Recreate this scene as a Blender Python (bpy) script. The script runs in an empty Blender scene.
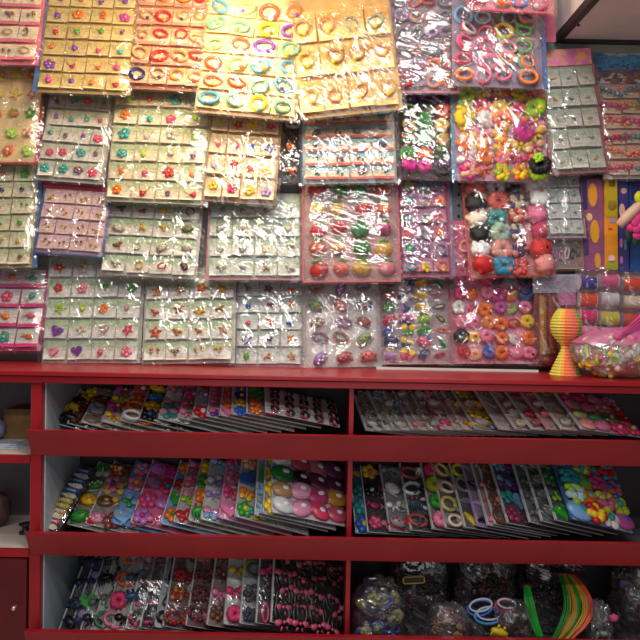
import bpy, math, random
from mathutils import Matrix, Vector, noise
R = math.radians
rnd = random.Random(7)
sc = bpy.context.scene
col = sc.collection

# ------------------------------------------------------------------ camera
CZ, PITCH, ROLL, FPX, D = 1.30, R(1.0), R(1.05), 666.7, 2.0
cam = bpy.data.cameras.new('camera'); cam_o = bpy.data.objects.new('camera', cam); col.objects.link(cam_o)
cam.lens, cam.sensor_width, cam.clip_start = 37.5, 36.0, 0.02
CR = Matrix.Rotation(R(90) - PITCH, 3, 'X') @ Matrix.Rotation(ROLL, 3, 'Z')
cam_o.matrix_world = Matrix.Translation((0, 0, CZ)) @ CR.to_4x4()
sc.camera = cam_o

def P(px, py, Y):
    d = CR @ Vector((px - 320.0, 320.0 - py, -FPX))
    t = Y / d.y
    return Vector((d.x * t, Y, CZ + d.z * t))
CRI = CR.transposed()
def proj(p):
    v = CRI @ (Vector(p) - Vector((0, 0, CZ)))
    return (320 + FPX * v.x / -v.z, 320 - FPX * v.y / -v.z)

# ------------------------------------------------------------------ materials
def lin(c):
    out = []
    for v in c[:3]:
        v = v / 255.0
        out.append(v / 12.92 if v <= 0.04045 else ((v + 0.055) / 1.055) ** 2.4)
    return (*out, 1.0)
_m = {}
def base_mat(name):
    m = bpy.data.materials.new(name); m.use_nodes = True
    return m, m.node_tree, m.node_tree.nodes['Principled BSDF']
def nn(nt, t, **kw):
    n = nt.nodes.new(t)
    for k, v in kw.items():
        if hasattr(n, k): setattr(n, k, v)
        else: n.inputs[k].default_value = v
    return n
def plastic(c, rough=0.35):
    k = ('p', tuple(c), rough)
    if k not in _m:
        m, nt, b = base_mat('plastic')
        no = nn(nt, 'ShaderNodeTexNoise', Scale=60.0)
        mx = nn(nt, 'ShaderNodeMix', data_type='RGBA'); mx.blend_type = 'MULTIPLY'
        mx.inputs[0].default_value = 0.25
        mx.inputs[6].default_value = lin(c)
        nt.links.new(no.outputs[0], mx.inputs[7])
        nt.links.new(mx.outputs[2], b.inputs['Base Color'])
        b.inputs['Roughness'].default_value = rough
        _m[k] = m
    return _m[k]
def metal(c, rough=0.3):
    k = ('g', tuple(c))
    if k not in _m:
        m, nt, b = base_mat('metal')
        b.inputs['Base Color'].default_value = lin(c); b.inputs['Metallic'].default_value = 0.8
        b.inputs['Roughness'].default_value = rough
        _m[k] = m
    return _m[k]
def paper(c, c2=None, amt=0.5, scale=25.0, rough=0.6):
    """printed card: base colour with soft mottled print in c2"""
    k = ('c', tuple(c), tuple(c2 or c), amt, scale)
    if k not in _m:
        m, nt, b = base_mat('printed_card')
        tc = nn(nt, 'ShaderNodeTexCoord')
        no = nn(nt, 'ShaderNodeTexNoise', Scale=scale, Detail=3.0)
        nt.links.new(tc.outputs['Object'], no.inputs['Vector'])
        rp = nn(nt, 'ShaderNodeValToRGB')
        rp.color_ramp.elements[0].position = 0.42; rp.color_ramp.elements[1].position = 0.42 + 0.4 * (1.05 - amt)
        rp.color_ramp.elements[0].color = lin(c); rp.color_ramp.elements[1].color = lin(c2 or c)
        nt.links.new(no.outputs[0], rp.inputs[0])
        nt.links.new(rp.outputs[0], b.inputs['Base Color'])
        b.inputs['Roughness'].default_value = rough
        _m[k] = m
    return _m[k]
def carded(c, top):
    """small product card: the upper part printed in a tint, a few grey print bars lower down"""
    k = ('k', tuple(c), tuple(top))
    if k not in _m:
        m, nt, b = base_mat('product_card')
        tc = nn(nt, 'ShaderNodeTexCoord'); sp = nn(nt, 'ShaderNodeSeparateXYZ')
        nt.links.new(tc.outputs['Generated'], sp.inputs[0])
        no = nn(nt, 'ShaderNodeTexNoise', Scale=4.0, Detail=3.0)
        nt.links.new(tc.outputs['Generated'], no.inputs['Vector'])
        ad = nn(nt, 'ShaderNodeMath', operation='MULTIPLY_ADD'); ad.inputs[1].default_value = 0.7
        nt.links.new(no.outputs[0], ad.inputs[0]); nt.links.new(sp.outputs['Z'], ad.inputs[2])
        rp = nn(nt, 'ShaderNodeValToRGB')
        e = rp.color_ramp.elements
        e[0].position = 0.88; e[0].color = lin(c); e[1].position = 1.15; e[1].color = lin(top)
        nt.links.new(ad.outputs[0], rp.inputs[0])
        n2 = nn(nt, 'ShaderNodeTexNoise', Scale=1.0, Detail=2.0); mp = nn(nt, 'ShaderNodeMapping'); mp.inputs['Scale'].default_value = (4, 1, 9)
        nt.links.new(tc.outputs['Generated'], mp.inputs[0]); nt.links.new(mp.outputs[0], n2.inputs['Vector'])
        r2 = nn(nt, 'ShaderNodeValToRGB'); r2.color_ramp.elements[0].position = .36; r2.color_ramp.elements[0].color = (.52, .5, .47, 1); r2.color_ramp.elements[1].position = .56
        nt.links.new(n2.outputs[0], r2.inputs[0])
        mx = nn(nt, 'ShaderNodeMix', data_type='RGBA'); mx.blend_type = 'MULTIPLY'; mx.inputs[0].default_value = .6
        nt.links.new(rp.outputs[0], mx.inputs[6]); nt.links.new(r2.outputs[0], mx.inputs[7])
        nt.links.new(mx.outputs[2], b.inputs['Base Color'])
        b.inputs['Roughness'].default_value = 0.5
        _m[k] = m
    return _m[k]
def film(rough=0.06, strength=1.0, haze=0.012):
    k = ('film', rough, strength, haze)
    if k not in _m:
        m = bpy.data.materials.new('clear_film'); m.use_nodes = True; nt = m.node_tree; nt.nodes.clear()
        L = nt.links.new
        out = nn(nt, 'ShaderNodeOutputMaterial')
        tr = nn(nt, 'ShaderNodeBsdfTransparent'); gl = nn(nt, 'ShaderNodeBsdfGlossy', Roughness=rough)
        gl.inputs['Color'].default_value = (1, 1, 1, 1)
        df = nn(nt, 'ShaderNodeBsdfDiffuse'); df.inputs['Color'].default_value = (0.8, 0.8, 0.82, 1)
        tc = nn(nt, 'ShaderNodeTexCoord'); oi = nn(nt, 'ShaderNodeObjectInfo')
        an = nn(nt, 'ShaderNodeMath', operation='MULTIPLY_ADD'); an.inputs[1].default_value = .9; an.inputs[2].default_value = .45
        L(oi.outputs['Random'], an.inputs[0])
        ro = nn(nt, 'ShaderNodeVectorRotate'); ro.rotation_type = 'Y_AXIS'
        L(tc.outputs['Object'], ro.inputs['Vector']); L(an.outputs[0], ro.inputs['Angle'])
        mp = nn(nt, 'ShaderNodeMapping'); mp.inputs['Scale'].default_value = (26, 12, 7)
        L(ro.outputs[0], mp.inputs[0])
        of = nn(nt, 'ShaderNodeVectorMath', operation='ADD'); L(mp.outputs[0], of.inputs[0])
        cx = nn(nt, 'ShaderNodeCombineXYZ'); m9 = nn(nt, 'ShaderNodeMath', operation='MULTIPLY'); m9.inputs[1].default_value = 91.0
        L(oi.outputs['Random'], m9.inputs[0]); L(m9.outputs[0], cx.inputs[0]); L(cx.outputs[0], of.inputs[1])
        n1 = nn(nt, 'ShaderNodeTexNoise', Scale=1.0, Detail=2.0, Distortion=1.2)
        L(of.outputs[0], n1.inputs['Vector'])
        sb = nn(nt, 'ShaderNodeMath', operation='SUBTRACT'); sb.inputs[1].default_value = .5; L(n1.outputs[0], sb.inputs[0])
        ab = nn(nt, 'ShaderNodeMath', operation='ABSOLUTE'); L(sb.outputs[0], ab.inputs[0])
        mr = nn(nt, 'ShaderNodeMapRange'); mr.interpolation_type = 'SMOOTHSTEP'
        mr.inputs['From Max'].default_value = .045; mr.inputs['To Min'].default_value = 1.0; mr.inputs['To Max'].default_value = 0.0
        L(ab.outputs[0], mr.inputs['Value'])
        ad = nn(nt, 'ShaderNodeMath', operation='MULTIPLY_ADD'); ad.inputs[1].default_value = 1.1
        L(n1.outputs[0], ad.inputs[0]); L(mr.outputs[0], ad.inputs[2])
        bp = nn(nt, 'ShaderNodeBump', Strength=1.0, Distance=0.0045); L(ad.outputs[0], bp.inputs['Height'])
        fr = nn(nt, 'ShaderNodeFresnel', IOR=1.5)
        for x in (gl, fr): L(bp.outputs[0], x.inputs['Normal'])
        ml = nn(nt, 'ShaderNodeMath', operation='MULTIPLY'); ml.inputs[1].default_value = 3.2 * strength
        mi = nn(nt, 'ShaderNodeMath', operation='MINIMUM'); mi.inputs[1].default_value = .34
        L(fr.outputs[0], ml.inputs[0]); L(ml.outputs[0], mi.inputs[0])
        a = nn(nt, 'ShaderNodeMixShader'); a.inputs[0].default_value = haze
        L(tr.outputs[0], a.inputs[1]); L(df.outputs[0], a.inputs[2])
        b = nn(nt, 'ShaderNodeMixShader')
        L(mi.outputs[0], b.inputs[0]); L(a.outputs[0], b.inputs[1]); L(gl.outputs[0], b.inputs[2])
        L(b.outputs[0], out.inputs[0])
        _m[k] = m
    return _m[k]
def tinted(c, alpha=0.6):
    k = ('tint', tuple(c), alpha)
    if k not in _m:
        m = bpy.data.materials.new('tinted_film'); m.use_nodes = True; nt = m.node_tree; nt.nodes.clear()
        out = nn(nt, 'ShaderNodeOutputMaterial')
        tr = nn(nt, 'ShaderNodeBsdfTransparent'); pb = nn(nt, 'ShaderNodeBsdfPrincipled', Roughness=0.3)
        pb.inputs['Base Color'].default_value = lin(c)
        a = nn(nt, 'ShaderNodeMixShader'); a.inputs[0].default_value = alpha
        nt.links.new(tr.outputs[0], a.inputs[1]); nt.links.new(pb.outputs[0], a.inputs[2]); nt.links.new(a.outputs[0], out.inputs[0])
        _m[k] = m
    return _m[k]
def painted(c, rough=0.35, var=0.12, name='painted_board', scale=9.0, coat=0.0):
    k = ('w', tuple(c), rough, var, scale)
    if k not in _m:
        m, nt, b = base_mat(name)
        tc = nn(nt, 'ShaderNodeTexCoord')
        no = nn(nt, 'ShaderNodeTexNoise', Scale=scale, Detail=4.0)
        nt.links.new(tc.outputs['Object'], no.inputs['Vector'])
        rp = nn(nt, 'ShaderNodeValToRGB')
        l = lin(c)
        rp.color_ramp.elements[0].position = 0.3; rp.color_ramp.elements[1].position = 0.7
        rp.color_ramp.elements[0].color = (*[v * (1 - var) for v in l[:3]], 1); rp.color_ramp.elements[1].color = (*[min(1, v * (1 + var)) for v in l[:3]], 1)
        nt.links.new(no.outputs[0], rp.inputs[0]); nt.links.new(rp.outputs[0], b.inputs['Base Color'])
        b.inputs['Roughness'].default_value = rough
        b.inputs['Coat Weight'].default_value = coat
        _m[k] = m
    return _m[k]
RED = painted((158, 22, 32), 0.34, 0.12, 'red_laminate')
PALE = painted((178, 190, 198), 0.5, 0.06, 'pale_laminate')
WHITE = (228, 230, 224)
GOLD = metal((205, 165, 80))

# ------------------------------------------------------------------ mesh builder
class MB:
    def __init__(s): s.v = []; s.f = []; s.m = []; s.s = []
    def add(s, vs, fs, mi=0, sm=True):
        o = len(s.v); s.v += [tuple(v) for v in vs]
        for f in fs: s.f.append([i + o for i in f]); s.m.append(mi); s.s.append(sm)
    def sphere(s, c, r, mi=0, nu=10, nv=6, fn=None):
        if not hasattr(r, '__len__'): r = (r, r, r)
        vs = []; fs = []
        for j in range(nv + 1):
            th = math.pi * j / nv
            for i in range(nu):
                ph = 2 * math.pi * i / nu
                d = Vector((math.sin(th) * math.cos(ph), math.sin(th) * math.sin(ph), math.cos(th)))
                q = fn(d) if fn else 1.0
                vs.append((c[0] + r[0] * d.x * q, c[1] + r[1] * d.y * q, c[2] + r[2] * d.z * q))
        for j in range(nv):
            for i in range(nu):
                a = j * nu + i; b = j * nu + (i + 1) % nu
                fs.append((a, b, b + nu, a + nu))
        s.add(vs, fs, mi)
    def torus(s, c, Rx, Rz, r, mi=0, nu=18, nv=6, fn=None, ry=None):
        vs = []; fs = []
        for i in range(nu):
            a = 2 * math.pi * i / nu
            for j in range(nv):
                b = 2 * math.pi * j / nv
                q = r * (fn(a, b) if fn else 1)
                vs.append((c[0] + (Rx + q * math.cos(b)) * math.cos(a), c[1] + (ry or 1) * q * math.sin(b), c[2] + (Rz + q * math.cos(b)) * math.sin(a)))
        for i in range(nu):
            for j in range(nv):
                fs.append((i * nv + j, i * nv + (j + 1) % nv, ((i + 1) % nu) * nv + (j + 1) % nv, ((i + 1) % nu) * nv + j))
        s.add(vs, fs, mi)
    def prism(s, pts, y0, y1, mi=0):
        n = len(pts)
        vs = [(x, y0, z) for x, z in pts] + [(x, y1, z) for x, z in pts]
        fs = [tuple(range(n)), tuple(range(2 * n - 1, n - 1, -1))] + [(i, i + n, (i + 1) % n + n, (i + 1) % n) for i in range(n)]
        s.add(vs, fs, mi, False)
    def box(s, a, b, mi=0):
        (x0, y0, z0), (x1, y1, z1) = a, b
        vs = [(x0, y0, z0), (x1, y0, z0), (x1, y1, z0), (x0, y1, z0), (x0, y0, z1), (x1, y0, z1), (x1, y1, z1), (x0, y1, z1)]
        s.add(vs, [(3, 2, 1, 0), (4, 5, 6, 7), (0, 1, 5, 4), (1, 2, 6, 5), (2, 3, 7, 6), (3, 0, 4, 7)], mi, False)
    def tube(s, path, r, mi=0, n=6):
        path = [Vector(p) for p in path]; rings = []
        for i, p in enumerate(path):
            t = (path[min(i + 1, len(path) - 1)] - path[max(i - 1, 0)]).normalized()
            u = t.cross(Vector((0, 1, 0.01)))
            if u.length < 1e-3: u = t.cross(Vector((1, 0, 0)))
            u.normalize(); w = t.cross(u)
            q = r[i] if hasattr(r, '__len__') else r
            rings.append([p + (u * math.cos(2 * math.pi * k / n) + w * math.sin(2 * math.pi * k / n)) * q for k in range(n)])
        vs = [v for g in rings for v in g]; fs = []
        for i in range(len(path) - 1):
            for k in range(n):
                fs.append((i * n + k, i * n + (k + 1) % n, (i + 1) * n + (k + 1) % n, (i + 1) * n + k))
        fs.append(tuple(range(n))[::-1]); fs.append(tuple((len(path) - 1) * n + k for k in range(n)))
        s.add(vs, fs, mi)
    def lathe(s, prof, n=24, mi=0, c=(0, 0, 0), mfn=None):
        o = []
        for r, z in prof:
            o.append([(c[0] + r * math.cos(2 * math.pi * k / n), c[1] + r * math.sin(2 * math.pi * k / n), c[2] + z) for k in range(n)])
        vs = [v for g in o for v in g]
        b = len(s.v); s.v += vs
        for i in range(len(prof) - 1):
            for k in range(n):
                s.f.append([b + i * n + k, b + i * n + (k + 1) % n, b + (i + 1) * n + (k + 1) % n, b + (i + 1) * n + k])
                s.m.append(mfn(k, i) if mfn else mi); s.s.append(False if mfn else True)
    def mesh(s, name, mats):
        me = bpy.data.meshes.new(name); me.from_pydata(s.v, [], s.f)
        for m in mats: me.materials.append(m)
        me.polygons.foreach_set('material_index', s.m); me.polygons.foreach_set('use_smooth', s.s)
        me.update(); return me
    def build(s, name, mats, parent=None, loc=None, rot=None):
        if not isinstance(mats, (list, tuple)): mats = [mats]
        return link(name, s.mesh(name, mats), parent, loc, rot)
def link(name, me, parent=None, loc=None, rot=None, scale=None):
    o = bpy.data.objects.new(name, me); col.objects.link(o)
    if parent: o.parent = parent
    if loc is not None: o.location = loc
    if rot is not None: o.rotation_euler = rot
    if scale is not None: o.scale = (scale,) * 3 if not hasattr(scale, '__len__') else scale
    return o
def thing(name, label, cat, mw=None, group=None):
    o = bpy.data.objects.new(name, None); col.objects.link(o); o.empty_display_size = 0.02
    if mw is not None: o.matrix_world = mw
    return tag(o, label, cat, group)
def tag(o, label, cat, group=None):
    o['label'] = label; o['category'] = cat
    if group: o['group'] = group
    return o
def struct(o): o['kind'] = 'structure'; return o
def bx(name, a, b, m, parent=None, bev=0.0):
    mb = MB(); mb.box(a, b); o = mb.build(name, m, parent)
    if bev:
        k = o.modifiers.new('bevel', 'BEVEL'); k.width = bev; k.segments = 2
    return o

# ------------------------------------------------------------------ small ornaments (unit radius, facing -Y)
def lumpy(seed, amp=0.25, fq=2.5):
    return lambda d: 1 + amp * noise.noise(Vector((d.x * fq + seed, d.y * fq, d.z * fq)))
def star_pts(n, r0, r1, a0=math.pi / 2):
    return [((r0 if i % 2 == 0 else r1) * math.cos(a0 + math.pi * i / n), (r0 if i % 2 == 0 else r1) * math.sin(a0 + math.pi * i / n)) for i in range(2 * n)]
def heart_pts(s=1.0, n=20):
    out = []
    for i in range(n):
        t = 2 * math.pi * i / n
        out.append((s * 0.06 * 16 * math.sin(t) ** 3, s * 0.06 * (13 * math.cos(t) - 5 * math.cos(2 * t) - 2 * math.cos(3 * t) - math.cos(4 * t))))
    return out
def bowshape(b, cx, cz, s, m0, m1):
    for sg in (-1, 1):
        b.sphere((cx + sg * .52 * s, -.25 * s, cz + .08 * s), (.46 * s, .26 * s, .36 * s), m0, 10, 6, lambda d: 1 + .25 * d.x * sg)
        b.tube([(cx, -.15 * s, cz), (cx + sg * .25 * s, -.2 * s, cz - .4 * s), (cx + sg * .42 * s, -.15 * s, cz - .75 * s)], [.1 * s, .16 * s, .05 * s], m0, 6)
    b.sphere((cx, -.35 * s, cz + .05 * s), .2 * s, m1, 8, 5)
def orn_mesh(kind, b):
    if kind == 'flower':
        for k in range(5):
            a = math.pi / 2 + k * 2 * math.pi / 5
            b.sphere((.56 * math.cos(a), -.2, .56 * math.sin(a)), (.42, .22, .42), 0, 8, 5)
        b.sphere((0, -.35, 0), .28, 1, 8, 5)
    elif kind == 'ring':
        b.torus((0, -.2, 0), .82, .72, .2, 0); b.sphere((.3, -.35, -.7), (.28, .2, .25), 1, 8, 5)
    elif kind == 'rings':
        b.torus((0, -.2, .1), .85, .68, .17, 0); b.torus((.06, -.5, -.12), .78, .6, .17, 1)
    elif kind == 'oval':
        b.torus((0, -.2, 0), .95, .58, .2, 0, 20, 6, lambda a, c: 1 + .15 * math.sin(9 * a)); b.sphere((0, -.4, -.5), (.22, .18, .2), 1, 8, 5)
    elif kind == 'bow': bowshape(b, 0, .1, 1.0, 0, 1)
    elif kind == 'pairbow': bowshape(b, -.55, 0, .6, 0, 1); bowshape(b, .6, 0, .6, 0, 1)
    elif kind == 'heart':
        b.prism(heart_pts(), -.4, 0, 0); b.sphere((-.25, -.42, .3), (.2, .08, .15), 1, 8, 4)
    elif kind == 'star':
        b.prism(star_pts(5, 1, .48), -.35, 0, 0); b.sphere((0, -.38, 0), (.3, .15, .3), 1, 8, 4)
    elif kind == 'butterfly':
        for sg in (-1, 1):
            b.sphere((sg * .5, -.2, .35), (.48, .12, .42), 0, 8, 5); b.sphere((sg * .4, -.2, -.35), (.36, .12, .36), 1, 8, 5)
        b.sphere((0, -.3, 0), (.1, .14, .6), 1, 6, 6)
    elif kind == 'fruit':
        b.sphere((0, -.35, -.08), (.92, .5, .72), 0, 12, 7, lambda d: 1 - .1 * max(0, d.z))
        for a in (.5, 1.4, 2.3): b.sphere((.35 * math.cos(a), -.5, .5 + .2 * math.sin(a)), (.26, .1, .14), 1, 8, 4)
        b.tube([(0, -.4, .5), (.08, -.45, .95)], .06, 1)
    elif kind == 'fish':
        b.sphere((.15, -.25, 0), (.65, .25, .42), 0, 10, 6); b.prism([(-.35, 0), (-.95, .45), (-.8, 0), (-.95, -.4)], -.35, -.15, 1)
        b.sphere((.5, -.5, .1), .1, 1, 6, 4)
    elif kind == 'scrunchie':
        b.torus((0, -.45, 0), .56, .5, .42, 0, 30, 9, lambda a, c: 1 + .2 * math.sin(11 * a + 1.5 * math.sin(2 * c)) + .1 * math.sin(5 * a + c), 1.0)
        b.sphere((.5, -.85, -.35), .2, 1, 8, 5)
    elif kind == 'pompom': b.sphere((0, -.55, 0), (.95, .6, .85), 0, 16, 10, lumpy(1.7, .35, 4.0)); b.sphere((.3, -1.0, .3), .16, 1, 6, 4)
    elif kind == 'tuft':
        for k in range(14):
            a = k * 2.4; q = .35 + .6 * ((k * 37) % 10) / 10
            b.sphere((q * math.cos(a) * .8, -.35 - .3 * (1 - q), q * math.sin(a) * .8), (.33, .24, .28), k % 2, 7, 5)
    elif kind == 'claw':
        b.sphere((0, -.45, .1), (.95, .45, .42), 0, 12, 6)
        for k in range(6): b.tube([(-.75 + .3 * k, -.6, .05), (-.78 + .31 * k, -.55, -.4), (-.7 + .28 * k, -.25, -.7)], [.11, .1, .05], 0, 5)
        b.tube([(-.35, -.5, .4), (-.3, -.6, .85)], .13, 1); b.tube([(.35, -.5, .4), (.3, -.6, .85)], .13, 1)
    elif kind == 'beads':
        for k in range(13):
            a = k * 2 * math.pi / 13
            b.sphere((.85 * math.cos(a), -.25, .5 * math.sin(a)), .22, k % 3 % 2, 7, 5)
        b.sphere((0, -.3, -.35), (.35, .25, .22), 1, 8, 5)
    elif kind == 'necklace':
        b.tube([(-.8, -.1, .95), (-.6, -.12, .3), (0, -.15, -.15), (.6, -.12, .3), (.8, -.1, .95)], .05, 1, 5)
        b.sphere((0, -.25, -.4), (.42, .22, .4), 0, 8, 6); b.sphere((-.4, -.2, -.1), .16, 0, 6, 4); b.sphere((.4, -.2, -.1), .16, 0, 6, 4)
    elif kind == 'pendant':
        b.tube([(-.7, -.1, 1), (-.2, -.12, .4), (0, -.15, .2), (.25, -.12, .45), (.7, -.1, 1)], .045, 1, 5)
        b.sphere((0, -.3, -.15), (.5, .28, .45), 0, 10, 6); b.sphere((-.32, -.35, .12), .18, 0, 6, 4); b.sphere((.3, -.35, .14), .18, 1, 6, 4); b.sphere((.02, -.4, -.6), .16, 1, 6, 4)
    elif kind == 'gems':
        b.tube([(-.8, -.15, .1), (.8, -.15, -.05)], .07, 1, 5)
        for k, (x, z, q) in enumerate(((-.5, .15, .26), (0, -.05, .34), (.48, .1, .24), (.1, -.5, .2))): b.sphere((x, -.3, z), q, k % 2 if k == 2 else 0, 7, 5)
    elif kind == 'pair':
        for sg in (-1, 1):
            b.sphere((sg * .5, -.2, .15), .3, 0, 8, 5); b.sphere((sg * .5, -.2, -.3), (.16, .14, .3), 1, 6, 5)
    elif kind == 'snap':
        b.prism([(-.9, .06), (-.2, .3), (.6, .34), (.95, 0), (.6, -.34), (-.2, -.3), (-.9, -.06)], -.2, 0, 0); b.prism([(-.5, .04), (.5, .12), (.5, -.12), (-.5, -.04)], -.26, -.2, 1)
    elif kind == 'swatch':
        b.sphere((0, -.15, 0), (1.0, .3, .72), 0, 14, 8, lumpy(3.1, .12, 3.0)); b.sphere((.15, -.42, .1), (.3, .08, .2), 1, 8, 4)
    elif kind == 'bowtie':
        b.torus((0, -.12, .1), .5, .8, .17, 0, 18, 6); b.torus((.25, -.1, .25), .45, .7, .15, 0, 16, 6); bowshape(b, 0, -.55, .62, 1, 1)
    elif kind == 'loop':
        b.torus((0, -.15, 0), .32, .95, .14, 0, 20, 6); b.sphere((0, -.2, .8), .2, 1, 6, 4)
    elif kind == 'shell':
        b.sphere((0, -.35, 0), (.95, .42, .6), 0, 12, 7)
        for k in range(5): b.sphere((-.6 + .3 * k, -.72, .1 * ((k % 2) * 2 - 1)), .15, 1, 6, 4)
        b.tube([(-.9, -.1, -.5), (.9, -.1, -.5)], .12, 1, 5)
    elif kind == 'bracelet':
        b.torus((0, -.2, .1), .62, .62, .12, 0, 18, 6); b.sphere((0, -.3, -.55), .2, 1, 8, 5); b.tube([(-.6, -.1, .95), (0, -.2, .6), (.55, -.1, 1.0)], .05, 0, 5)
_orn = {}
def orn(kind, c0, c1):
    k = (kind, tuple(c0), tuple(c1))
    if k not in _orn:
        b = MB(); orn_mesh(kind, b)
        m1 = GOLD if c1 == 'gold' else plastic(c1)
        _orn[k] = b.mesh(kind, [plastic(c0, 0.6 if kind in ('scrunchie', 'pompom', 'tuft') else 0.3), m1])
    return _orn[k]
ORN_NAME = {'flower': 'flower_clip', 'ring': 'hair_tie', 'rings': 'hair_tie', 'oval': 'hair_tie', 'bow': 'bow_clip', 'pairbow': 'bow_clip', 'heart': 'heart_clip',
            'star': 'star_clip', 'butterfly': 'butterfly_clip', 'fruit': 'fruit_clip', 'fish': 'fish_clip', 'scrunchie': 'scrunchie', 'pompom': 'pompom_tie',
            'tuft': 'ruffled_hair_tie', 'claw': 'claw_clip', 'beads': 'beaded_bracelet', 'necklace': 'necklace', 'pendant': 'pendant', 'gems': 'gem_brooch',
            'pair': 'earring', 'snap': 'snap_clip', 'swatch': 'glitter_clip', 'bowtie': 'bow_hair_tie', 'loop': 'hair_elastic', 'shell': 'jewelled_clip', 'bracelet': 'bracelet'}

# palettes
pink, rose, red, orange, yellow, lime, green, teal, blue, navy, purple, lilac, white, black, brown, cream, grey, magenta = (
    (240, 130, 170), (225, 60, 115), (205, 35, 40), (245, 120, 30), (250, 205, 30), (165, 215, 40), (50, 160, 50), (40, 165, 165), (45, 100, 200), (35, 45, 100),
    (125, 60, 160), (185, 150, 215), (240, 240, 240), (22, 20, 24), (110, 65, 40), (240, 225, 190), (150, 150, 155), (215, 40, 150))
sky = (130, 180, 225); gold = (205, 160, 60); peach = (250, 185, 150)

# ------------------------------------------------------------------ sleeve film: one pillow-shaped crumpled sheet
def sleeve_mesh(w, h, depth, seed, n=46, creases=9, amp=0.004):
    r = random.Random(seed); nx = max(10, int(n * min(1, w / .27))); nz = max(10, int(n * min(1, h / .27)))
    cr = []
    for _ in range(creases):
        cx, cz = r.uniform(-.5, .5) * w, r.uniform(0, 1) * h
        a = r.choice([r.gauss(1.0, .35), r.gauss(2.1, .35), r.gauss(1.57, .15), r.uniform(0, 3.14)]); L = r.uniform(.03, .12)
        cr.append((cx, cz, math.cos(a), math.sin(a), L, r.uniform(.002, .0055), r.uniform(.004, .008)))
    b = MB(); vs = []; fs = []
    for j in range(nz + 1):
        for i in range(nx + 1):
            x = (i / nx - .5) * w; z = j / nz * h
            ex = min(i, nx - i) / nx; ez = min(j, nz - j) / nz
            e = min(1, ex * 6) * min(1, ez * 6); e = e * (2 - e)
            p = Vector((x * 14 + seed * 3.1, z * 14, seed * 1.7))
            y = depth * e + amp * (0.3 + .7 * e) * (noise.noise(p) + .6 * noise.noise(p * 2.3))
            for cx, cz, ux, uz, L, hh, ww in cr:
                dx, dz = x - cx, z - cz; t = dx * ux + dz * uz
                if abs(t) < L:
                    dd = abs(-dx * uz + dz * ux)
                    if dd < ww: y += hh * (1 - dd / ww) * (1 - abs(t) / L) ** .5 * (.2 + .8 * e)
            vs.append((x, -max(y, 0.001), z))
    for j in range(nz):
        for i in range(nx):
            a = j * (nx + 1) + i
            fs.append((a, a + 1, a + nx + 2, a + nx + 1))
    b.add(vs, fs); return b
# ------------------------------------------------------------------ setting
def X(px, Y): return P(px, 300, Y).x
WALL = painted((120, 124, 118), 0.7, 0.15, 'wall_paint')
struct(bx('floor', (-2.2, -2.6, -0.1), (2.2, D + .1, 0), painted((205, 196, 186), 0.5, .1, 'floor_tile')))
struct(bx('wall_back', (-2.2, D, 0), (2.2, D + .1, 2.9), WALL))
# soffit box in the upper corner: pale boards with dark trim
zs = P(600, 42, D).z
xs = P(556, 38, D).x
SOFF = painted((226, 206, 201), 0.6, .04, 'soffit_board'); DARK = painted((40, 30, 28), 0.4, .1, 'dark_trim')
struct(bx('ceiling', (xs, 0.5, zs), (2.2, D - .001, 2.9), SOFF))
struct(bx('trim_1', (xs - .006, 0.5, zs - .006), (xs + .014, D - .001, zs + .016), DARK))
struct(bx('trim_2', (xs + .014, D - .02, zs - .008), (2.2, D - .001, zs + .003), DARK))
bx('rivet', (P(579, 25, 1.88).x - .003, 1.88, zs - .004), (P(579, 25, 1.88).x + .003, 1.886, zs + .001), DARK)
tag(bpy.data.objects['rivet'], 'small dark screw head in the underside of the pale soffit', 'screw')

# slotted upright on the wall between the sheets
up = thing('slotted_upright', 'grey slotted metal strip on the wall between purple tray and pink framed scrunchies', 'shelf upright')
x0, x1 = X(450, D - .01), X(461, D - .01); zb, zt = P(455, 290, D).z, P(455, 150, D).z
bx('rail', (x0, D - .012, zb), (x1, D - .001, zt), painted((112, 118, 120), .45, .08, 'grey_metal'), up)
b = MB()
for k in range(12):
    z = zb + .02 + k * (zt - zb - .03) / 12; xm = (x0 + x1) / 2 + .003
    b.box((xm - .004, D - .0128, z), (xm + .004, D - .0118, z + .009))
b.build('slot_shade', plastic(black), up)  # black blocks painted for the shade inside the slots, nothing is cut

# ------------------------------------------------------------------ the red shelving
YF = 1.71          # front plane of posts
ZL = P(320, 366, D).z
LT = .027
ledge = thing('ledge_top', 'long glossy red ledge running along the top of the red shelves', 'worktop')
bx('top_board', (-1.6, 1.695, ZL - .012), (1.6, D - .002, ZL), RED, ledge, .002)
bx('front_strip', (-1.6, 1.70, ZL - LT - .004), (1.6, 1.725, ZL - .0125), painted((140, 16, 26), .34, .12, 'red_edge'), ledge, .002)
bx('white_edge_strip', (P(376, 364, 1.93).x, 1.915, ZL + .0005), (P(537, 366, 1.93).x, 1.93, ZL + .007), painted((215, 213, 210), .3, .05, 'white_strip'))
tag(bpy.data.objects['white_edge_strip'], 'narrow white strip lying on the red ledge below the scrunchie sheets', 'strip')

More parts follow.
